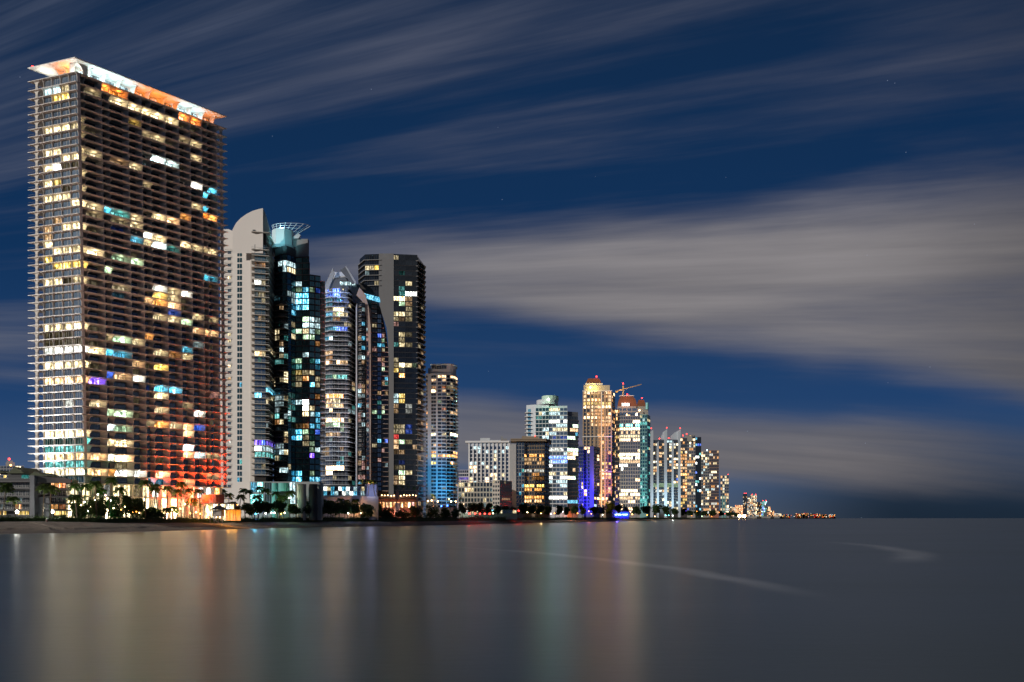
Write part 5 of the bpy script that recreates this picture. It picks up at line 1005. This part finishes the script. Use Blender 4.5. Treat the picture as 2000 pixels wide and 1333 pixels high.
for k in range(4):
    b = MB(); r_ = random.Random(k); frond_geo(b, 1.0, 0, [.9, .45, .05, -.45][k], [.62, .5, .42, .25][k], r_, .10, 16); frm.append(b.mesh('frond', [leaf]))
def palm(px, ytop, Y, label, group, lean=0, base=GZ, R_=None, n=20, detail=True):
    p = P(px, Y); zt_ = Z(ytop, Y); r = random.Random(int(px * 7 + Y)); Lf = R_ or r.uniform(2.6, 3.4) * (1 if Y < 420 else 1.15)
    zc = zt_ - Lf * .38; t = thing('palm_tree', label, 'palm tree', (p.x, p.y, base), group)
    b = MB(); a = Vector((0, 0, base)) + Vector((p.x, p.y, 0)); top = Vector((p.x + lean, p.y, zc)); prev = a - Vector((lean * .6, 0, 0)); rr0 = .30
    for i in range(1, 6):
        s = i / 5; q = a.lerp(top, s) + Vector((-lean * .6 * (1 - s) ** 2, 0, 0)); r1 = .30 - .13 * s; b.beam(prev, q, rr0, 0, r1, 7); prev = q; rr0 = r1
    b.obj('trunk', bark, t)
    if detail:
        for i in range(n):
            k = (0, 1, 1, 2, 2, 3)[i % 6]; o = link('frond', frm[k], t, None, tuple(top), i * 2.399 + r.uniform(-.3, .3)); s = Lf * r.uniform(.85, 1.12); o.scale = (s, s, s)
    else:
        b = MB()
        for i in range(12): frond_geo(b, Lf, i * 2.399, [.9, .4, .05, -.4][i % 4], .45, r, .22, 7)
        b.v = [(x + top.x, y + top.y, z + top.z) for x, y, z in b.v]; b.obj('crown', leaf, t)
    return t
ORD = ['first', 'second', 'third', 'fourth', 'fifth', 'sixth', 'seventh', 'eighth', 'ninth', 'tenth', 'eleventh', 'twelfth', 'thirteenth', 'fourteenth', 'fifteenth', 'sixteenth', 'seventeenth', 'eighteenth', 'nineteenth', 'twentieth', 'twenty-first', 'twenty-second', 'twenty-third', 'twenty-fourth']
def near(px, k=42): return shore_d(px) + k
groups = [
    ('palm before the dark low rise, counted from the left', 'palms before the dark low rise', 300 - 12, [(6, 942), (30, 968), (84, 944), (99, 946)]),
    ('palm between the low rise and the shrubs', 'palms before the tallest tower', 0, [(142, 943), (150, 964), (165, 944), (188, 938), (196, 952), (213, 932), (232, 950)]),
    ('palm along the bright podium of the tallest tower', 'palms before the tallest tower', 0, [(284, 936), (300, 950), (308, 944), (325, 948), (346, 954), (354, 940), (373, 953), (376, 972), (391, 954), (398, 973), (322, 990), (338, 988)]),
    ('palm between the thatched hut and the green glass podium', 'palms before the white sail tower', 0, [(431, 954), (447, 962), (466, 965), (478, 953), (491, 956), (505, 949), (515, 953), (498, 966), (539, 959), (553, 966), (566, 956), (548, 975), (580, 985)]),
    ('palm in the dark row before the glazed hall', 'palms before the glazed hall', 0, [(598, 976), (615, 972), (630, 974), (646, 976), (663, 972), (678, 975), (692, 974), (711, 983), (731, 980), (650, 985), (625, 988)]),
    ('tall palm on the terrace by the lilac panel', 'palms on the terrace', 492, [(707, 936), (719.5, 937), (731, 938)]),
    ('palm standing behind the restaurant roof', 'palms behind the restaurant', 560, [(772, 946), (781, 944), (790, 947), (798, 945), (806, 949)]),
    ('small palm at the foot of the round ended tower', 'small palms', 0, [(846, 963), (879, 960), (900, 968)]),
    ('palm tree among the lamps before the amber lit towers', 'small palms', 0, [(1050, 982), (1085, 984), (1100, 986), (1118, 986), (1137, 982), (1340, 990)])]
for lab, grp, Yf, lst in groups:
    r = random.Random(len(lab)); lst = sorted(lst)
    for i, (px, yt) in enumerate(lst):
        Yp = Yf or near(px, r.uniform(44, 56)); bs_ = Z(968, 492) - .5 if 'terrace by' in lab else (8 if 'behind' in lab else GZ)
        base_lab = lab.replace(', counted from the left', ''); palm(px, yt, Yp, '%s %s, counting from the left' % (ORD[i], base_lab), grp, r.uniform(-1.2, 1.2), bs_, 2.6 if bs_ > 5 else None, 20, Yp < 520)
# leafy crowns
def leaves(b, cx_, cy_, cz_, rx, ry, rz, n, s, r, clumps=9):
    cl = []
    for _ in range(clumps):
        a = r.uniform(0, 6.283); q = r.uniform(.1, .75); cl.append((cx_ + math.cos(a) * rx * q, cy_ + math.sin(a) * ry * q, cz_ + r.uniform(-.45, .75) * rz, r.uniform(.3, .55)))
    for i in range(n):
        c_ = cl[i % clumps]; v_ = Vector((r.gauss(0, 1), r.gauss(0, 1), r.gauss(0, 1))).normalized() * r.uniform(.55, 1.1)
        p = Vector((c_[0] + v_.x * rx * c_[3], c_[1] + v_.y * ry * c_[3], c_[2] + v_.z * rz * c_[3])); a_ = Vector((r.uniform(-1, 1), r.uniform(-1, 1), r.uniform(-1, 1))).normalized(); b_ = a_.orthogonal().normalized(); k = s * r.uniform(.6, 1.3)
        b.add([p - a_ * k, p + b_ * k * .6, p + a_ * k, p - b_ * k * .6], [(0, 1, 2, 3)])
trees = [(152, 984, 24), (172, 976, 30), (196, 972, 30), (222, 970, 28), (246, 968, 32), (268, 974, 36), (290, 988, 34), (308, 996, 26), (452, 982, 24), (462, 990, 22), (486, 985, 26), (505, 980, 28), (522, 984, 30), (545, 982, 28), (572, 986, 30), (590, 986, 30), (607, 982, 28), (622, 985, 28), (640, 983, 28), (655, 984, 28), (672, 983, 28), (690, 985, 28), (716, 986, 26), (735, 984, 26), (757, 994, 34), (785, 996, 34), (812, 989, 30), (842, 989, 32), (868, 990, 26), (890, 993, 22), (903, 985, 16), (921, 982, 24), (938, 984, 22), (955, 983, 24), (972, 988, 16), (988, 990, 18), (1004, 991, 16), (1022, 985, 18), (1038, 985, 18), (1056, 989, 14), (1070, 990, 14), (1092, 989, 14), (1107, 992, 14), (1123, 990, 14), (1138, 988, 12), (1160, 991, 16), (1176, 990, 14), (1190, 984, 18), (1206, 985, 18), (1222, 987, 16), (1243, 990, 20), (1262, 989, 22), (1282, 986, 22), (1300, 990, 20), (1318, 994, 16), (1334, 995, 14), (1347, 997, 12), (1362, 999, 12), (1376, 999, 12), (1392, 998, 14), (1408, 998, 12), (1424, 1001, 14), (1438, 1003, 12)]
where = [(320, 'dense dark shrub of the clump lit green below the tallest tower', 'shrubs below the tallest tower'), (700, 'leafy garden tree among the palms', 'garden trees among the palms'), (900, 'rounded dark bush beside the beach restaurant', 'bushes beside the restaurant'), (1010, 'spreading tree above the red lamps', 'trees above the red lamps'), (1150, 'small tree among warm lamps below the blue glass tower', 'trees below the blue glass tower'), (1235, 'dark tree behind the blue glowing sign wall', 'trees behind the blue sign wall'), (1325, 'dark tree at the feet of the three blade tower', 'trees at the feet of the farther towers'), (1600, 'dark tree at the feet of the last towers', 'trees at the feet of the farther towers')]
cnt = {}
for px, yt, wd in trees:
    Y = near(px, 40 if px > 320 else 47); p = P(px, Y); r = random.Random(px); top = Z(yt, Y); rx = wd / 2 * Y / F; hgt = top - GZ
    lab, grp = next((l, g) for lim, l, g in where if px < lim); cnt[lab] = cnt.get(lab, 0) + 1
    t = thing('shrub' if px < 320 or 700 < px < 895 else 'garden_tree', '%s %s, from the left' % (ORD[cnt[lab] - 1], lab), 'shrub' if px < 320 or 700 < px < 895 else 'tree', (p.x, p.y, GZ), grp)
    b = MB(); b.beam((p.x, p.y, GZ - .2), (p.x + .3, p.y, GZ + hgt * .55), .22, 0, .12)
    for a in range(3): b.beam((p.x + .15, p.y, GZ + hgt * .35), (p.x + math.cos(a * 2.1) * rx * .5, p.y + math.sin(a * 2.1) * rx * .5, GZ + hgt * .7), .1, 0, .04)
    b.obj('trunk', bark, t)
    b = MB(); lowf = px < 320 or 700 < px < 895; zc = GZ + hgt * (.5 if lowf else .66); leaves(b, p.x, p.y, zc, rx * 1.05, rx * .8, hgt * (.5 if lowf else .36), 2600 if px < 320 else (2000 if px < 750 else 1000), max(.34, 1.6 * Y / F), r, 15); b.obj('crown', leaf2, t)
def hedge():
    b = MB(); r = random.Random(9); px = -120.0
    def hh(x):
        pts = [(-200, 2.4), (300, 2.5), (420, 1.5), (500, 2.5), (640, 2.8), (720, 2.8), (760, 4.2), (900, 4.0), (960, 2.8), (1450, 3.4)]
        for (x0, a), (x1, c_) in zip(pts, pts[1:]):
            if x0 <= x <= x1: return a + (c_ - a) * (x - x0) / (x1 - x0)
        return 2.5
    prev = None
    while px < 1440:
        Y = near(px, 38); p = P(px, Y); h = hh(px) * (.8 + .2 * math.sin(px * .11) + .12 * math.sin(px * .37)); cur = [(p.x, p.y - 1.5, GZ - 1), (p.x, p.y - .6, GZ + h * .55), (p.x, p.y + 2.5, GZ + h * .6), (p.x, p.y + 4, GZ - 1)]
        if prev: b.add(prev + cur, [(0, 4, 5, 1), (1, 5, 6, 2), (2, 6, 7, 3)])
        prev = cur
        for _ in range(34 if px < 320 else 26):
            q = Vector((p.x + r.uniform(-1, 1) * Y / F * 2, p.y + r.uniform(-2.2, 3.5), GZ - .1 + h * r.random() ** .8)); a_ = Vector((r.uniform(-1, 1), r.uniform(-1, 1), r.uniform(-.6, 1))).normalized(); c_ = a_.orthogonal().normalized(); k = max(.22, 1.1 * Y / F) * r.uniform(.5, 1.2); b.add([q - a_ * k, q + c_ * k * .5, q + a_ * k, q - c_ * k * .5], [(0, 1, 2, 3)])
        px += 2.2
    b.obj('dune_hedge_foliage', leaf2, None, 'stuff')
hedge()

# ------------------------------------------------------------------ garden lamps, beach things
def garden_lamp(px, y, Y, col, r_, lv, label, grp, pw=0, name='garden_lamp', cat='lamp'):
    p = P(px, Y); z = Z(y, Y); t = thing(name, label, cat, (p.x, p.y, GZ), grp)
    b = MB(); b.ball((p.x, p.y, z), r_, 0); b.obj('globe', lamp(col, lv, False), t)
    b = MB(); b.beam((p.x, p.y, GZ), (p.x, p.y, max(GZ + .2, z - r_ * .9)), .07); b.obj('post', darkgrey, t)
    if pw: light('POINT', (p.x, p.y - r_ - .4, z + .2), LC[col], pw, t, radius=.3)
for i, (px, y) in enumerate(((33, 1000), (102, 1000))): garden_lamp(px, y, 290, 'white', .62, 30, ['bright white flood lamp on the left side of the low rise garden', 'bright white flood lamp right of the grey stair wall'][i], 'white flood lamps behind the hedge', 900, 'flood_lamp')
LG = [('shrubs', 'small lamp glinting through the shrubs below the tallest tower', 'lamps in the shrubs', 46, .26, 14, [(158, 987, 'cream'), (165, 981, 'white'), (178, 990, 'cream'), (186, 977, 'white'), (191, 966, 'white'), (203, 985, 'cream'), (206, 968, 'pink'), (216, 978, 'white'), (222, 993, 'cream'), (233, 983, 'white'), (244, 990, 'warm'), (252, 998, 'warm'), (259, 1001, 'amber'), (266, 1000, 'orange'), (272, 1002, 'warm'), (236, 996, 'amber'), (210, 998, 'cream'), (172, 999, 'white')]),
      ('podium', 'warm garden lamp along the podium of the tallest tower', 'lamps along the podium', 50, .34, 16, [(283, 976, 'cream'), (291, 999, 'warm'), (301, 990, 'cream'), (318, 984, 'cream'), (327, 1003, 'warm'), (336, 996, 'warm'), (345, 1003, 'cream'), (352, 994, 'yellow'), (361, 985, 'warm'), (372, 1003, 'amber'), (383, 1001, 'warm'), (391, 1004, 'amber')]),
      ('hut', 'orange lantern near the thatched hut', 'lanterns near the hut', 44, .34, 16, [(405, 1009, 'orange'), (446, 1004, 'amber'), (460, 1005, 'orange'), (463, 986, 'orange'), (454, 1006, 'amber')]),
      ('row', 'cool white lamp under the palms beside the green glass podium', 'lamps under the palms', 44, .36, 18, [(499, 1004, 'cyan'), (504, 1002, 'cold'), (512, 1000, 'blue'), (519, 1003, 'white'), (530, 1002, 'cold'), (536, 1002, 'white'), (549, 1003, 'yellow'), (556, 1002, 'cream'), (565, 973, 'green'), (600, 1003, 'cold'), (608, 1002, 'cyan'), (614, 1003, 'white')]),
      ('hall', 'coloured lamp among trunks before the glazed hall', 'lamps before the glazed hall', 44, .38, 16, [(663, 1002, 'cyan'), (668, 996, 'green'), (674, 1000, 'blue'), (680, 1003, 'white'), (679, 995, 'cyan'), (687, 1001, 'pink'), (696, 1002, 'warm'), (705, 1003, 'pink'), (714, 1002, 'warm'), (722, 1003, 'warm')]),
      ('round', 'warm lamp at the foot of the round ended tower', 'lamps by the round ended tower', 60, .55, 14, [(836, 979, 'warm'), (843, 978, 'warm'), (855, 980, 'warm'), (862, 989, 'blue'), (874, 988, 'blue'), (877, 975, 'yellow'), (881, 980, 'cream'), (890, 980, 'warm')]),
      ('red', 'red lamp of the row glowing under spreading trees', 'red lamps in a row', 30, .62, 16, [(917, 1003.5, 'red'), (928, 1003.5, 'red'), (937.5, 1004, 'red'), (947, 1004, 'red'), (956.5, 1004, 'red')]),
      ('mid', 'coloured lamp at the foot of the blue glass tower', 'lamps below the blue glass tower', 38, .60, 14, [(962, 997, 'cyan'), (963, 1003, 'cream'), (1003, 997, 'red'), (1013, 998, 'red'), (1030, 1001, 'cream'), (1045, 1002, 'warm'), (1057, 1003, 'warm'), (1076, 1004, 'pink'), (1083, 1003, 'orange'), (1099, 1000, 'white'), (1110, 998, 'white'), (1128, 1003, 'orange'), (1150, 999, 'orange'), (1155, 1004, 'orange'), (1177, 1006, 'white')]),
      ('far', 'coloured lamp at the feet of the farther towers', 'lamps below the farther towers', 36, .95, 14, [(1231, 1000, 'warm'), (1235, 1005, 'amber'), (1264, 1006.5, 'orange'), (1279, 1009, 'warm'), (1300, 1007, 'teal'), (1306, 1007, 'teal'), (1314, 1007.5, 'white'), (1340, 999, 'violet'), (1352, 1000, 'yellow'), (1361, 999, 'orange'), (1351, 1007.5, 'orange'), (1371, 1008.5, 'green'), (1380, 1006, 'orange'), (1385, 1006, 'amber'), (1390, 1009, 'orange'), (1405, 1001, 'orange'), (1416, 1004, 'red')])]
for key, lab, grp, off, r_, lv, lst in LG:
    for i, (px, y, c_) in enumerate(sorted(lst)):
        Y = near(px, off); pw = 0
        if key in ('podium', 'hut') and i % 2 == 0: pw = 500
        if key == 'red': pw = 600
        if key == 'row' and i % 2 == 0: pw = 900
        if key == 'hall' and i % 2 == 0: pw = 900
        if key == 'mid' and i % 3 == 0: pw = 2500
        if key == 'far' and i % 3 == 0: pw = 9000
        garden_lamp(px, y, Y, c_, r_ * (Y / 300 if key in () else 1), lv, '%s %s, from the left' % (ORD[i], lab), grp, pw)
for i, (px, Y) in enumerate(((1444.5, 4300), (1453.5, 4300))): garden_lamp(px, 1008.5, Y, 'warm', 8.5, 60, ['left one of two very bright pier lamps on the far point', 'right one of two very bright pier lamps on the far point'][i], 'pier lamps on the far point')
light('POINT', (*P(166, near(166, 50)), 8.5), (.05, 1, .25), 1500, radius=2); light('POINT', (*P(192, near(192, 50)), 8.0), (.05, 1, .25), 1200, radius=2)
# thatched lifeguard hut
Yh = 346; ph = P(424, Yh); HT = thing('lifeguard_hut', 'dark lifeguard hut on stilts with a hipped roof and a ramp on the sand', 'hut', (ph.x, ph.y, 3.3)); sc = Yh / F
def hx(px): return (px - 1000) * sc
hw = mat('hut_wood', (.30, .24, .19), .8); hr = mat('hut_roof', (.13, .13, .12), .85); hwall = mat('hut_wall', (.42, .38, .34), .8)
b = MB(); b.box(hx(415), hx(432), Yh, Yh + 4, Z(1008, Yh), Z(996.5, Yh)); b.obj('cabin_wall', hwall, HT)
b = MB(); e = [(hx(411.5), Yh - 1), (hx(438.5), Yh - 1), (hx(438.5), Yh + 5), (hx(411.5), Yh + 5)]; t_ = [(hx(422), Yh + 1.4), (hx(426.5), Yh + 1.4), (hx(426.5), Yh + 2.6), (hx(422), Yh + 2.6)]
b.hexa([(x, y, Z(996, Yh)) for x, y in e], [(x, y, Z(987.5, Yh)) for x, y in t_]); b.obj('roof', hr, HT)
b = MB(); b.hexa([(x + (hx(424.2) - x) * -.25, y, Z(987.2, Yh)) for x, y in t_], [(x + (hx(424.2) - x) * .6, y, Z(984, Yh)) for x, y in t_]); b.obj('roof_lantern', hr, HT)
b = MB(); b.box(hx(411), hx(437), Yh - 1.5, Yh + 5, Z(1009, Yh), Z(1008, Yh)); b.obj('deck', hw, HT)
for px in (412, 420, 428, 436): b = MB(); b.box(hx(px) - .15, hx(px) + .15, Yh - 1.2, Yh - .9, 2.6, Z(1009, Yh)); b.obj('leg', hw, HT)
b = MB(); b.hexa([(hx(412), Yh - 3, Z(1009.5, Yh)), (hx(431), Yh - 3, 2.9), (hx(431), Yh - 1.7, 2.9), (hx(412), Yh - 1.7, Z(1009.5, Yh))], [(hx(412), Yh - 3, Z(1008.7, Yh)), (hx(431), Yh - 3, 3.1), (hx(431), Yh - 1.7, 3.1), (hx(412), Yh - 1.7, Z(1008.7, Yh))]); b.obj('ramp', hw, HT)
b = MB()
for px in range(411, 438, 3): b.beam((hx(px), Yh - 1.45, Z(1008, Yh)), (hx(px), Yh - 1.45, Z(1004, Yh)), .05, n=4)
b.beam((hx(411), Yh - 1.45, Z(1004, Yh)), (hx(437), Yh - 1.45, Z(1004, Yh)), .06, n=4); b.obj('railing', hw, HT)
b = MB(); b.box(hx(417), hx(421), Yh - .1, Yh + .05, Z(1004, Yh), Z(998.5, Yh)); b.obj('window', mat('hut_shutter', (.2, .19, .18), .7), HT)
# pool pavilion
Yp = 352; PP = thing('pool_pavilion', 'amber lit open pool pavilion with a flat roof beside the coral curved wall', 'pavilion', (*P(440, Yp), GZ))
b = MB(); b.box(hx(428) * Yp / Yh, hx(464) * Yp / Yh, Yp - 1, Yp + 7, Z(996.5, Yp), Z(995, Yp)); b.obj('roof', mat('pav_roof', (.2, .12, .08), .7), PP)
b = MB(); b.box(hx(432) * Yp / Yh, hx(461) * Yp / Yh, Yp + 6, Yp + 6.4, GZ, Z(996.5, Yp)); b.obj('back_wall', mat('pav_wall', (.55, .38, .22), .7), PP)
for px in (432, 438, 444, 450, 456, 461): b = MB(); b.box((px - 1000) / F * Yp - .12, (px - 1000) / F * Yp + .12, Yp - .4, Yp - .15, GZ, Z(996.5, Yp)); b.obj('post', mat('pav_wall', (.55, .38, .22), .7), PP)
for px in (436, 447, 458): light('POINT', (*P(px, Yp + 2), 6.8), (1, .42, .05), 800, PP.root if hasattr(PP, 'root') else PP)
# coral curved wall and canopy of the podium
CW = thing('terrace_wall', 'coral curved wall with a thin canopy at the seaward foot of the tallest tower', 'wall', (*P(415, 362), GZ))
b = MB(); n = 8; fr_ = [(394 + 44 * i / n, 364 - 5 * math.sin(math.pi * i / n)) for i in range(n + 1)]; b.prism(foot(fr_, 6), Z(984, 360), Z(966, 360)); b.obj('wall', coral, CW)
b = MB(); b.prism(foot([(392, 358), (430, 354), (464, 360)], 8), Z(984.5, 358), Z(983, 358)); b.obj('canopy', mat('pav_roof', (.2, .12, .08), .7), CW)
for px in (398, 410, 421, 441, 458): b = MB(); p = P(px, 360); b.beam((p.x, p.y, GZ), (p.x, p.y, Z(984.5, 360)), .25); b.obj('column', concrete, CW)
b = MB(); p0 = P(400, 366); p1 = P(456, 370); uu = (p1 - p0).normalized(); nn = Vector((uu.y, -uu.x))
for k in range(7):
    b = MB(); b.fbox(p0, uu, nn, k * 1.9, k * 1.9 + 1.5, GZ, Z(985, 366), 0, .1); b.obj('window', lamp('white' if k % 3 == 2 else 'cream', 3), CW)
light('POINT', (*P(410, 350), 12), (1, .3, .12), 1200, CW)
# beach bins
for i, px in enumerate((22.5, 91.5)):
    p = P(px, 281); t = thing('beach_bin', ['round beach bin with a pale hood below the first flood lamp', 'round beach bin with a pale hood below the second flood lamp'][i], 'bin', (p.x, p.y, 3.4), 'beach bins')
    b = MB(); b.beam((p.x, p.y, 3.3), (p.x, p.y, 4.25), .34, 0, .38, 10); b.obj('body', mat('bin_body', (.16, .07, .045), .6), t)
    b = MB(); b.beam((p.x, p.y, 4.25), (p.x, p.y, 4.62), .42, 0, .3, 10); b.obj('hood', mat('bin_hood', (.45, .38, .32), .6), t)
# wrapped stacks on the sand
for i, (px, w_, h_) in enumerate(((703, 9, 8), (714, 8, 7.5), (721, 6, 8.5), (729, 11, 6.5))):
    Y = 484; p = P(px, Y); r = random.Random(i); hw_ = w_ / 2 * Y / F; hh_ = h_ * Y / F; t = bpy.data.objects
    b = MB(); ring = []
    for zz, kx in ((0, 1.0), (.45, 1.05), (.85, .85), (1.0, .55)):
        ring.append([(p.x + math.cos(a * .785 + .4) * hw_ * kx * r.uniform(.85, 1.15), p.y + math.sin(a * .785 + .4) * hw_ * .9 * kx, 3.9 + hh_ * zz * r.uniform(.94, 1.04)) for a in range(8)])
    vs = sum(ring, []); fs = [tuple(range(7, -1, -1)), tuple(range(24, 32))] + [(k * 8 + j, k * 8 + (j + 1) % 8, k * 8 + 8 + (j + 1) % 8, k * 8 + 8 + j) for k in range(3) for j in range(8)]; b.add(vs, fs)
    o = b.obj('wrapped_stack', mat('pale_tarp', (.34, .34, .34), .6)); tag(o, ['leftmost pale wrapped stack on the sand before the palms', 'second pale wrapped stack from the left on the sand', 'tall narrow wrapped stack between two wider ones', 'longest pale wrapped stack, at the seaward end of the four'][i], 'stack', 'wrapped stacks on the sand')
# blue sign wall
Ys = 1230; SG = thing('sign_wall', 'low long building glowing deep blue with a row of pale lit letters', 'sign', (*P(1205, Ys), GZ))
A = P(1183, Ys); B = P(1229, Ys); uu = Vector((1, 0)); nn = Vector((0, -1)); L = (B - A).length
b = MB(); b.fbox(A, uu, nn, 0, L, GZ, Z(999, Ys), -12, 0); b.obj('wall', mat('blue_wall', (.2, .2, .5), .6), SG)
b = MB(); b.fbox(A, uu, nn, 1, L - 1, Z(1009.5, Ys), Z(1001, Ys), .02, .1); b.obj('lit_panel', lamp('blue', 1.1, False), SG)
b = MB(); x = 1188.0; r = random.Random(4)
while x < 1226:
    if not (1194 < x < 1199.5) and not (1213.5 < x < 1215.5):
        a0 = to_frac(x, A, B) * L; z0 = Z(1006.6, Ys); z1 = Z(1004.4, Ys); st = r.randrange(3)
        b.fbox(A, uu, nn, a0, a0 + .28, z0, z1, .15, .3); b.fbox(A, uu, nn, a0 + .9, a0 + 1.15, z0, z1, .15, .3)
        if st != 1: b.fbox(A, uu, nn, a0 + .28, a0 + .9, z1 - .35, z1, .15, .3)
        if st != 2: b.fbox(A, uu, nn, a0 + .28, a0 + .9, z0, z0 + .35, .15, .3)
    x += 2.0
b.obj('lettering', lamp('cold', 7, False), SG); light('POINT', (*P(1205, Ys - 15), 12), (.06, .04, 1), 60000, SG, radius=1); light('POINT', (*P(1205, Ys + 16), 22), (.06, .04, 1), 60000, SG, radius=1)
# low lit building right of the blue tower's foot
LB_ = simple('podium_building', 'low orange lit podium with a curved corner below the violet tower', 'building', 1105, 1128, 1000, 991, 1003, 2, 5, coral, g_dark, .7, [('orange', 2, 2), ('green', 2, 1), ('amber', 2, 1)], rseed=3); done(LB_); light('POINT', (*P(1118, 985), 8), (1, .2, .05), 9000, LB_.root)
LC_ = simple('podium_building', 'long low garden wall building behind the spreading trees', 'building', 898, 1010, 700, 996, 1004, 1, 12, mat('sage_wall', (.32, .36, .30), .7), g_dark, .3, WARM, rseed=8); done(LC_); light('POINT', (*P(905, 680), 7), (.5, 1, .7), 2500, LC_.root)
